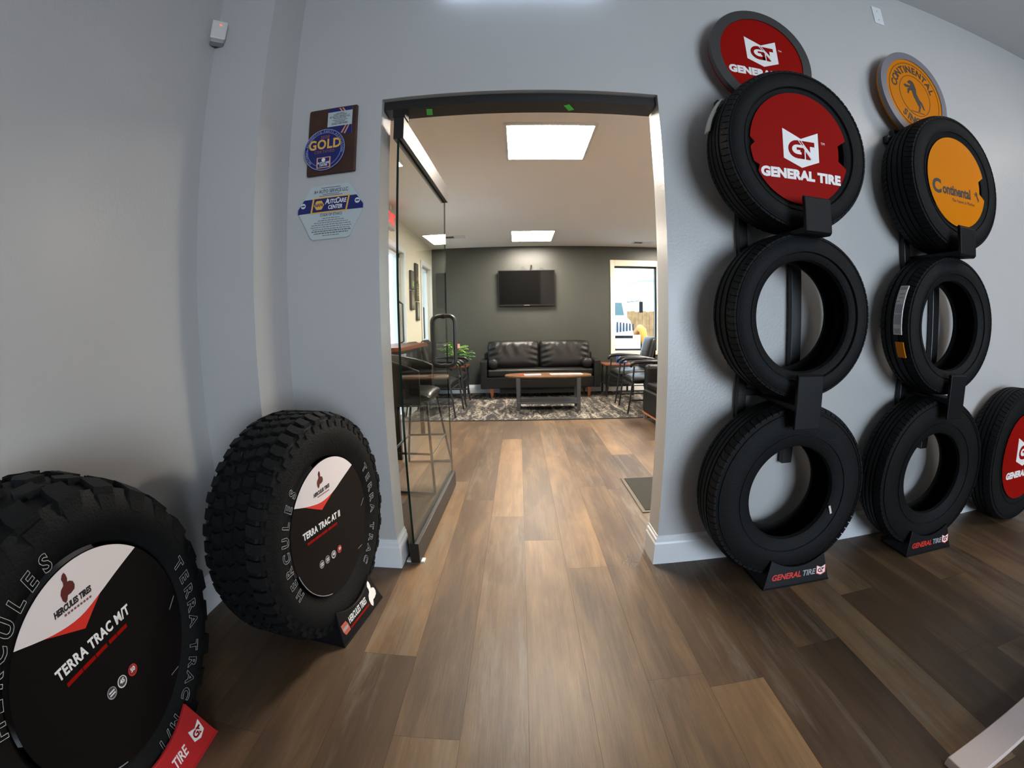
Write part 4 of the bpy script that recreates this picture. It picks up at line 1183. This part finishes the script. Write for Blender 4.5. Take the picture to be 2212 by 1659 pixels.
# guest chairs
def guest_chair(label):
    t = thing('guest_chair', label, 'chair', group='black vinyl guest chairs')
    s = MB(); pillow(s, 0, 0, 0, .245, .055, .245, n=14, p=4.5); s.v = [(a, c, -b) for a, b, c in s.v]; s.v = [(a, b, c) for a, b, c in s.v]
    s.build('seat', M_VINYL, t, smooth=3.2, loc=(0, -.02, .425), rot=(.05, 0, 0))
    bk = MB(); pillow(bk, 0, 0, 0, .235, .05, .235, n=14, p=4.0); bk.build('backrest', M_VINYL, t, smooth=3.2, loc=(0, .245, .70), rot=(-.22, 0, 0))
    bkp = MB().box(-.2, .2, .296, .306, .55, .84); bkp.build('back_panel', M_PLASTIC, t)
    for sx in (-1, 1):
        x = sx * .265
        MB().tube([(x, -.30, .013), (x, -.25, .38), (x, -.23, .600)], .0115, 8).build('leg', M_BLACK, t, smooth=.8)
        MB().tube([(x, .33, .013), (x, .27, .30), (x, .25, .62)], .0115, 8).build('leg', M_BLACK, t, smooth=.8)
        pts = [(x, -.275, .585), (x, -.262, .625), (x, -.22, .645), (x, -.10, .655), (x, .05, .652), (x, .16, .640), (x, .245, .625)]
        MB().tube(pts, [.016, .021, .024, .025, .024, .021, .017], 10).build('armrest', M_VINYL, t, smooth=3.2)
        MB().tube([(x, -.26, .18), (x, .292, .18)], .009, 8).build('side_rail', M_BLACK, t)
    MB().tube([(-.265, -.252, .36), (.265, -.252, .36)], .010, 8).build('front_rail', M_BLACK, t)
    MB().tube([(-.265, .28, .36), (.265, .28, .36)], .010, 8).build('rear_rail', M_BLACK, t)
    MB().box(-.13, .13, -.012, .004, .0, .003).build('back_welt', M_PLASTIC, t).matrix_local = Matrix.Translation((0, .193, .72)) @ Matrix.Rotation(-.22, 4, 'X')
    return t


ch = guest_chair('black guest chair by the window, next to corner side table')
ch.location = (1.625, 6.13, 0); ch.rotation_euler = (0, 0, -PI / 2 + .03)
c2 = copy_tree(ch); c2['label'] = 'black guest chair on the right between window chair and armchair'; c2.location = (1.635, 5.38, 0); c2.rotation_euler = (0, 0, -PI / 2 - .02)
c3 = copy_tree(ch); c3['label'] = 'black guest chair left of sofa, just past the glass door edge'; c3.location = (-1.06, 5.34, 0); c3.rotation_euler = (0, 0, PI / 2 - .06)
c4 = copy_tree(ch); c4['label'] = 'black guest chair in left corner beside the potted plant'; c4.location = (-1.03, 6.03, 0); c4.rotation_euler = (0, 0, PI / 2)


def side_table(label, x0, x1, y0, y1, z, mtop):
    t = thing('side_table', label, 'side table', ((x0 + x1) / 2, (y0 + y1) / 2, 0)); a = (x1 - x0) / 2; b = (y1 - y0) / 2
    MB().box(-a, a, -b, b, z - .022, z).build('tabletop', mtop, t, bevel=.003)
    for sx in (-1, 1):
        for sy in (-1, 1):
            px, py = sx * (a - .03), sy * (b - .03)
            MB().box(px - .015, px + .015, py - .015, py + .015, .0105, z - .022).build('leg', M_BLACK, t)
    MB().box(-a + .02, a - .02, -b + .02, b - .02, .17, .185).build('shelf', M_BLACK, t)
    return t


side_table('red-brown side table in left corner under the plant', -1.36, -0.80, 6.44, 6.92, .50, M_REDWOOD)
side_table('brown side table in right corner under the blue box', 1.32, 1.80, 6.50, 6.93, .495, M_REDWOOD)
bx = thing('tissue_box', 'blue and white box on the corner side table', 'box', (1.63, 6.72, .495), .15)
MB().box(-.075, .075, -.06, .06, 0, .16).build('carton', mat('carton_blue', (.03, .09, .36), .4), bx, bevel=.002)
cb_ = MB(); cb_.box(-.06, .03, -.0606, -.06, .09, .125); cb_.box(-.02, .06, -.0606, -.06, .03, .055); cb_.build('printed_patches', M_PAPER, bx)

# plant with a small flag
pp = thing('potted_plant', 'leafy green potted plant on the left side table', 'plant', (-0.985, 6.62, .50))
MB().lathe([(0, 0), (0, .075), (.14, .10), (.15, .10), (.15, .088), (.13, .085), (.13, 0)], 24, lambda a, r, th: (r * math.cos(th), r * math.sin(th), a), closed=False).build('pot', M_POT, pp, smooth=.6)
lf = MB(); lf2 = MB(); rnd = random.Random(5); stm = MB()
for i in range(64):
    az = rnd.uniform(0, 2 * PI); rr = rnd.uniform(.04, .22); z = rnd.uniform(.13, .36) - rr * .35
    base = Vector((rr * math.cos(az), rr * math.sin(az), z)); L = rnd.uniform(.07, .125); wd = L * .55
    d = Vector((math.cos(az), math.sin(az), rnd.uniform(-.4, .7))).normalized(); sd = d.cross(Vector((0, 0, 1))).normalized(); up = sd.cross(d)
    vs = []
    for q, ww, h_ in ((0, .1, 0), (.25, .8, .06), (.5, 1, .08), (.75, .7, .04), (1, .02, -.06)):
        c_ = base + d * (L * q) + up * (L * h_)
        vs += [c_ - sd * wd * ww / 2 - up * .006, c_ + up * .004, c_ + sd * wd * ww / 2 - up * .006]
    (lf if i % 3 else lf2).add(vs, [(k * 3 + j, k * 3 + j + 1, k * 3 + j + 4, k * 3 + j + 3) for k in range(4) for j in range(2)])
    stm.tube([(0, 0, .12), tuple(base * .5 + Vector((0, 0, .08))), tuple(base)], .003, 5)
lf.build('leaves', M_LEAF, pp, smooth=3.2); lf2.build('leaves', M_LEAFD, pp, smooth=3.2); stm.build('stems', M_LEAFD, pp)
fg = thing('small_flag', 'small red and white striped flag on a stick stuck in the potted plant', 'flag', (-0.955, 6.55, .63))
MB().tube([(-.055, 0, 0), (-.045, 0, .225)], .0035, 6).build('stick', M_YEL, fg)
cl = MB()
for i in range(13):
    z0 = .118 + i * .0075; cl.m = i % 2
    n_ = 6
    for j in range(n_):
        xa = -.047 + j * .017; xb = xa + .017
        cl.add([(xa, .006 * math.sin(j), z0), (xb, .006 * math.sin(j + 1), z0), (xb, .006 * math.sin(j + 1), z0 + .0075), (xa, .006 * math.sin(j), z0 + .0075)], [(0, 1, 2, 3)])
cl.m = 2; cl.box(-.047, -.006, -.009, -.007, .163, .2155)
cl.build('flag_cloth', [mat('flag_red', (.6, .05, .06), .6), M_PAPER, M_BLUE], fg)

# television
tv = thing('television', 'black flat television on the charcoal wall above the sofa', 'television', (0.140, BY - 0.012, 1.708))
tv.rotation_euler = (0.055, 0, 0)
MB().box(-.455, .455, -.075, -.035, -.292, .288).build('bezel', M_PLASTIC, tv, bevel=.006)
MB().box(-.440, .440, -.0765, -.075, -.262, .276).build('screen', M_SCREEN, tv)
MB().box(-.16, .16, -.035, -.001, -.12, .12).build('wall_mount', M_BLACK, tv)
mb = MB().box(-.045, .045, -.0775, -.075, -.281, -.274); mb.build('maker_strip', M_STEEL, tv)
cbm = MB()
cbm.tube([(-.09, -.03, .28), (-.085, -.02, .33), (-.04, -.015, .345), (.0, -.02, .30), (.01, -.03, .28)], .003, 6); cbm.build('cable', mat('cable_grey', (.06, .055, .05), .5), tv); cbm = MB()
cbm.tube([(.20, -.03, .28), (.21, -.02, .325), (.26, -.015, .335), (.31, -.02, .30), (.315, -.03, .28)], .003, 6)
cbm.build('cable', mat('cable_grey', (.06, .055, .05), .5), tv)
MB().tube([(.065, -.03, .27), (.085, -.02, .37)], [.010, .013], 8).build('antenna', M_BLACK, tv)

# club chair, right edge of doorway
cc = thing('club_chair', 'black leather club chair on pale legs at right jamb', 'armchair', (1.75, 4.62, 0), .04)
MB().box(-.30, .32, -.27, .27, .095, .36).build('base', M_LEATHER, cc, bevel=.03, segs=4)
MB().box(-.26, .26, -.26, .26, .355, .44).build('seat_cushion', M_LEATHER, cc, bevel=.035, segs=4)
MB().box(-.27, .32, -.34, -.22, .12, .64).build('armrest', M_LEATHER, cc, bevel=.045, segs=4)
MB().box(-.27, .32, .22, .34, .12, .64).build('armrest', M_LEATHER, cc, bevel=.045, segs=4)
MB().box(.22, .38, -.30, .30, .12, .78).build('backrest', M_LEATHER, cc, bevel=.05, segs=4)
MB().box(-.29, .33, -.29, .29, .075, .095).build('plinth', mat('plinth_orange_wood', (.40, .14, .06), .4), cc)
for x in (-.26, .30):
    for y in (-.26, .26): MB().box(x - .018, x + .018, y - .018, y + .018, 0.0005 if y < 0 and False else .0, .075).build('leg', M_STEEL, cc)

# bar table and stool behind the glass
bt = thing('bar_table', 'red-brown high table on the left, behind the glass door', 'bar table', (-1.19, 3.92, 0))
MB().box(-.20, .24, -.55, .50, .915, .950).build('tabletop', M_REDWOOD, bt, bevel=.004)
MB().box(-.20, .16, -.50, .45, .875, .915).build('apron', M_DARKLAM, bt)
for x in (-.17, .17):
    for y in (-.48, .43): MB().box(x - .02, x + .02, y - .02, y + .02, 0, .875).build('leg', M_BLACK, bt)

st = thing('bar_stool', 'dark bucket bar stool on thin sled legs behind the glass door', 'stool', (-0.72, 3.02, 0), 0)
sb = MB(); pillow(sb, 0, 0, 0, .185, .05, .215, n=14, p=3.5); sb.v = [(a, c, -b) for a, b, c in sb.v]; sb.build('seat', M_VINYL, st, smooth=3.2, loc=(-.06, 0, .63))
bk = MB(); rows = []
for i in range(13):
    a = -1.9 + 3.8 * i / 12
    x = -.02 - .265 * math.cos(a); y = .265 * math.sin(a); hgt = .92 - .10 * (abs(a) / 1.9) ** 2
    rows.append(((x, y), (x * .88, y * .88), hgt))
vs = []
for (o_, n_, hgt) in rows: vs += [(o_[0] * .95, o_[1] * .95, .575), (o_[0], o_[1], hgt), (n_[0], n_[1], hgt), (n_[0] * .95, n_[1] * .95, .63)]
bk.add(vs, [(i * 4 + j, i * 4 + (j + 1) % 4, (i + 1) * 4 + (j + 1) % 4, (i + 1) * 4 + j) for i in range(12) for j in range(4)] + [(0, 1, 2, 3), (48, 49, 50, 51)])
bk.build('backrest', M_VINYL, st, smooth=.9, bevel=.008)
for sx, P1, P2 in ((1, (.150, -.445, .011), (.19, .292, .011)), (-1, (-.16, -.33, .011), (-.02, .559, .011))):
    pass
for s in (-1, 1):
    MB().tube([(.05 * s + .06, s * .10, .60), (.09, s * .17, .59), (.14, s * .33, .10), (.15, s * .37, .011)], .0095, 8).build('leg', M_BLACK, st, smooth=.8)
    MB().tube([(-.05 * s - .06, s * .10, .60), (-.11, s * .17, .59), (-.19, s * .30, .10), (-.20, s * .33, .011)], .0095, 8).build('leg', M_BLACK, st, smooth=.8)
    MB().tube([(.15, s * .37, .011), (-.20, s * .33, .011)], .0095, 8).build('sled_runner', M_BLACK, st)
    MB().tube([(.125, s * .275, .26), (-.165, s * .25, .26)], .008, 8).build('foot_rail', M_BLACK, st)
MB().tube([(.125, -.275, .26), (.125, .275, .26)], .008, 8).build('foot_rail', M_BLACK, st)
MB().tube([(-.165, -.25, .26), (-.165, .25, .26)], .008, 8).build('foot_rail', M_BLACK, st)

# pictures between the lounge doors
for i, (y, z, hy, hz, col, lab) in enumerate(((5.58, 1.735, .085, .125, (.10, .09, .08), 'small dark framed picture with green, upper left of the wall group'),
                                      (5.84, 1.86, .075, .13, (.06, .045, .04), 'small dark framed picture at top of the wall group'),
                                      (5.86, 1.60, .075, .125, (.09, .07, .04), 'small framed picture with yellow bars in the wall group'),
                                      (5.58, 1.47, .085, .125, (.12, .10, .075), 'small framed picture, lower left of the wall group'),
                                      (5.88, 1.335, .075, .125, (.16, .16, .14), 'small grey framed picture at bottom of the wall group'))):
    pc = thing('framed_picture', lab, 'picture', (LX, y, z), 0, 'small pictures between glazed doors')
    MB().box(0.001, .030, -hy, hy, -hz, hz).build('frame', mat('picture_frame', (.022, .019, .017), .5), pc, bevel=.003)
    pm = MB().box(.030, .0312, -hy + .014, hy - .014, -hz + .014, hz - .014); pm.m = 1
    if i == 0: pm.box(.0312, .0318, -.02, .055, -.085, -.01)
    elif i == 2:
        for q in range(4): pm.box(.0312, .0318, -.035, .035, -.05 + q * .035, -.035 + q * .035)
    elif i == 1: pm.box(.0312, .0318, -.01, .05, -.10, -.05)
    else:
        for q in range(4): pm.box(.0312, .0318, -.05 + .025 * q, -.035 + .025 * q, -.08 + .02 * (q % 2), .07 - .03 * (q % 2))
    pm.build('print', [mat('print_%d' % i, col, .4), mat('print_accent_%d' % i, ((.30, .42, .10), (.40, .18, .10), (.45, .36, .12), (.42, .38, .26), (.42, .42, .38))[i], .5)], pc)

# exit sign by the lounge door
ex = thing('exit_sign', 'red lit exit sign hung from lounge ceiling behind left jamb', 'exit sign', (-1.315, 4.34, 2.25), PI / 2)
MB().box(-.15, .15, -.025, .025, -.10, .10).build('housing', mat('exit_housing', (.35, .31, .27), .5), ex, bevel=.006)
mb = MB(); add_text(mb, 'EXIT', .165, 0, .0, -.0252, bold=.03, sx=.88); mb.build('lettering', M_EXITR, ex)
MB().box(-.02, .02, -.02, .02, .10, .145).build('canopy_stem', M_WHITE, ex)
MB().prism(circ(.008, 10, cx=-.145, cy=-.085), -.028, -.024, f).build('test_light', M_LED, ex)

# ceiling vents
for x, y, lab in ((-.90, 6.12, 'small ceiling air vent left of the far light panel'), (1.96, 6.62, 'small ceiling air vent above the window corner')):
    v = thing('ceiling_vent', lab, 'air vent', (x, y, ZL), 0, 'lounge ceiling vents')
    fm = MB()
    for b in ((-.16, .16, -.09, -.07), (-.16, .16, .07, .09), (-.16, -.14, -.07, .07), (.14, .16, -.07, .07)): fm.box(*b, -.008, 0)
    fm.build('frame', M_WHITE, v)
    lv = MB(); lv.box(-.14, .0, -.07, .07, -.002, 0)
    lv.m = 1
    for q in range(6): lv.box(0.005, .14, -.062 + q * .022, -.050 + q * .022, -.007, -.002)
    lv.build('louvre', [mat('vent_dark', (.05, .045, .04), .7), M_WHITE], v)

# ================================================================== OUTSIDE THE WINDOW
gr = MB().box(-14, 14, BY + .15, 30, -.12, -.02); struct(gr.build('ground_yard', M_GROUND))
gr = MB().box(-14, -1.9, -6, BY + .15, -.12, -.02); struct(gr.build('ground_side', M_GROUND))
gr = MB().box(-14, 14, -14, -3.5, -.12, -.02); struct(gr.build('ground_front', M_GROUND))
tk = thing('truck', 'white truck facing the window outside in the yard', 'truck', (2.87, 13.2, 0), .0)
M_ = tk
MB().box(-.95, .75, .9, 2.6, .55, 1.92).build('cab', M_TRUCK, M_, bevel=.08, segs=3)
MB().hexa([(-.80, .87, 1.42), (.62, .87, 1.42), (.62, .93, 1.42), (-.80, .93, 1.42)], [(-.72, .885, 1.83), (.54, .885, 1.83), (.54, .95, 1.83), (-.72, .95, 1.83)]).build('windshield', M_TGLASS, M_)
MB().hexa([(-.85, -.35, .55), (.68, -.35, .55), (.75, .95, .55), (-.95, .95, .55)], [(-.72, -.25, 1.24), (.55, -.25, 1.24), (.70, .95, 1.40), (-.90, .95, 1.40)]).build('hood', M_TRUCK, M_, bevel=.05, segs=3)
gl_ = MB()
for i in range(13): gl_.box(-.60 + i * .098, -.56 + i * .098, -.36, -.33, .86 + .012 * abs(i - 6), 1.20 - .012 * abs(i - 6))
gl_.build('grille', mat('grille_dark', (.02, .02, .05), .4), M_)
MB().box(-.95, .80, -.48, -.36, .30, .80).build('bumper', M_TRUCK, M_, bevel=.02)
MB().box(-.55, .55, -.495, -.48, .70, .78).build('bumper_slot', M_PLASTIC, M_)
for s, x in ((1, 1.02), (-1, -1.05)):
    MB().tube([(x, -.2, .55), (x, .05, .92), (x, .35, 1.0), (x, .7, .85), (x, .8, .6)], .12, 10).build('fender', M_TRUCK if s < 0 else M_ORANGEP, M_, smooth=3.2)
    w_ = MB().lathe([(-.12, .0), (-.12, .38), (.12, .38), (.12, 0)], 28, lambda a, r, th: (x + a, .32 + r * math.cos(th), .40 + r * math.sin(th)), closed=False); w_.build('wheel', M_RUBBER, M_, smooth=.6)
MB().box(1.08, 1.20, .62, .70, 1.50, 1.86).build('mirror', M_PLASTIC, M_, bevel=.02)
MB().tube([(.72, .9, 1.85), (1.13, .66, 1.89), (1.13, .66, 1.50)], .012, 6).build('mirror_bracket', M_BLACK, M_)
fe = thing('wood_fence', 'weathered board fence beyond the truck', 'fence', (3.75, 16.4, 0))
b = MB()
for i in range(20): b.box(i * .15, i * .15 + .142, 0, .03, 0, 1.62 + .02 * math.sin(i * 2.1))
b.build('board_panel', M_FENCE, fe)
MB().box(0, 3.0, .03, .07, .4, .48).build('rail', M_FENCE, fe); MB().box(0, 3.0, .03, .07, 1.25, 1.33).build('rail', M_FENCE, fe)
bl = thing('building', 'pale metal-sided building behind the board fence', 'building', (5.15, 17.4, 0))
b = MB(); b.box(0, 8, 0, 5, 0, 2.9)
for i in range(26): b.box(i * .3, i * .3 + .03, -.02, 0, 0, 2.9)
b.build('wall', M_SIDING, bl)
MB().box(-.3, 8.3, -.4, 5.4, 2.9, 3.02).build('roof_edge', mat('roof_grey', (.60, .62, .61), .6), bl)
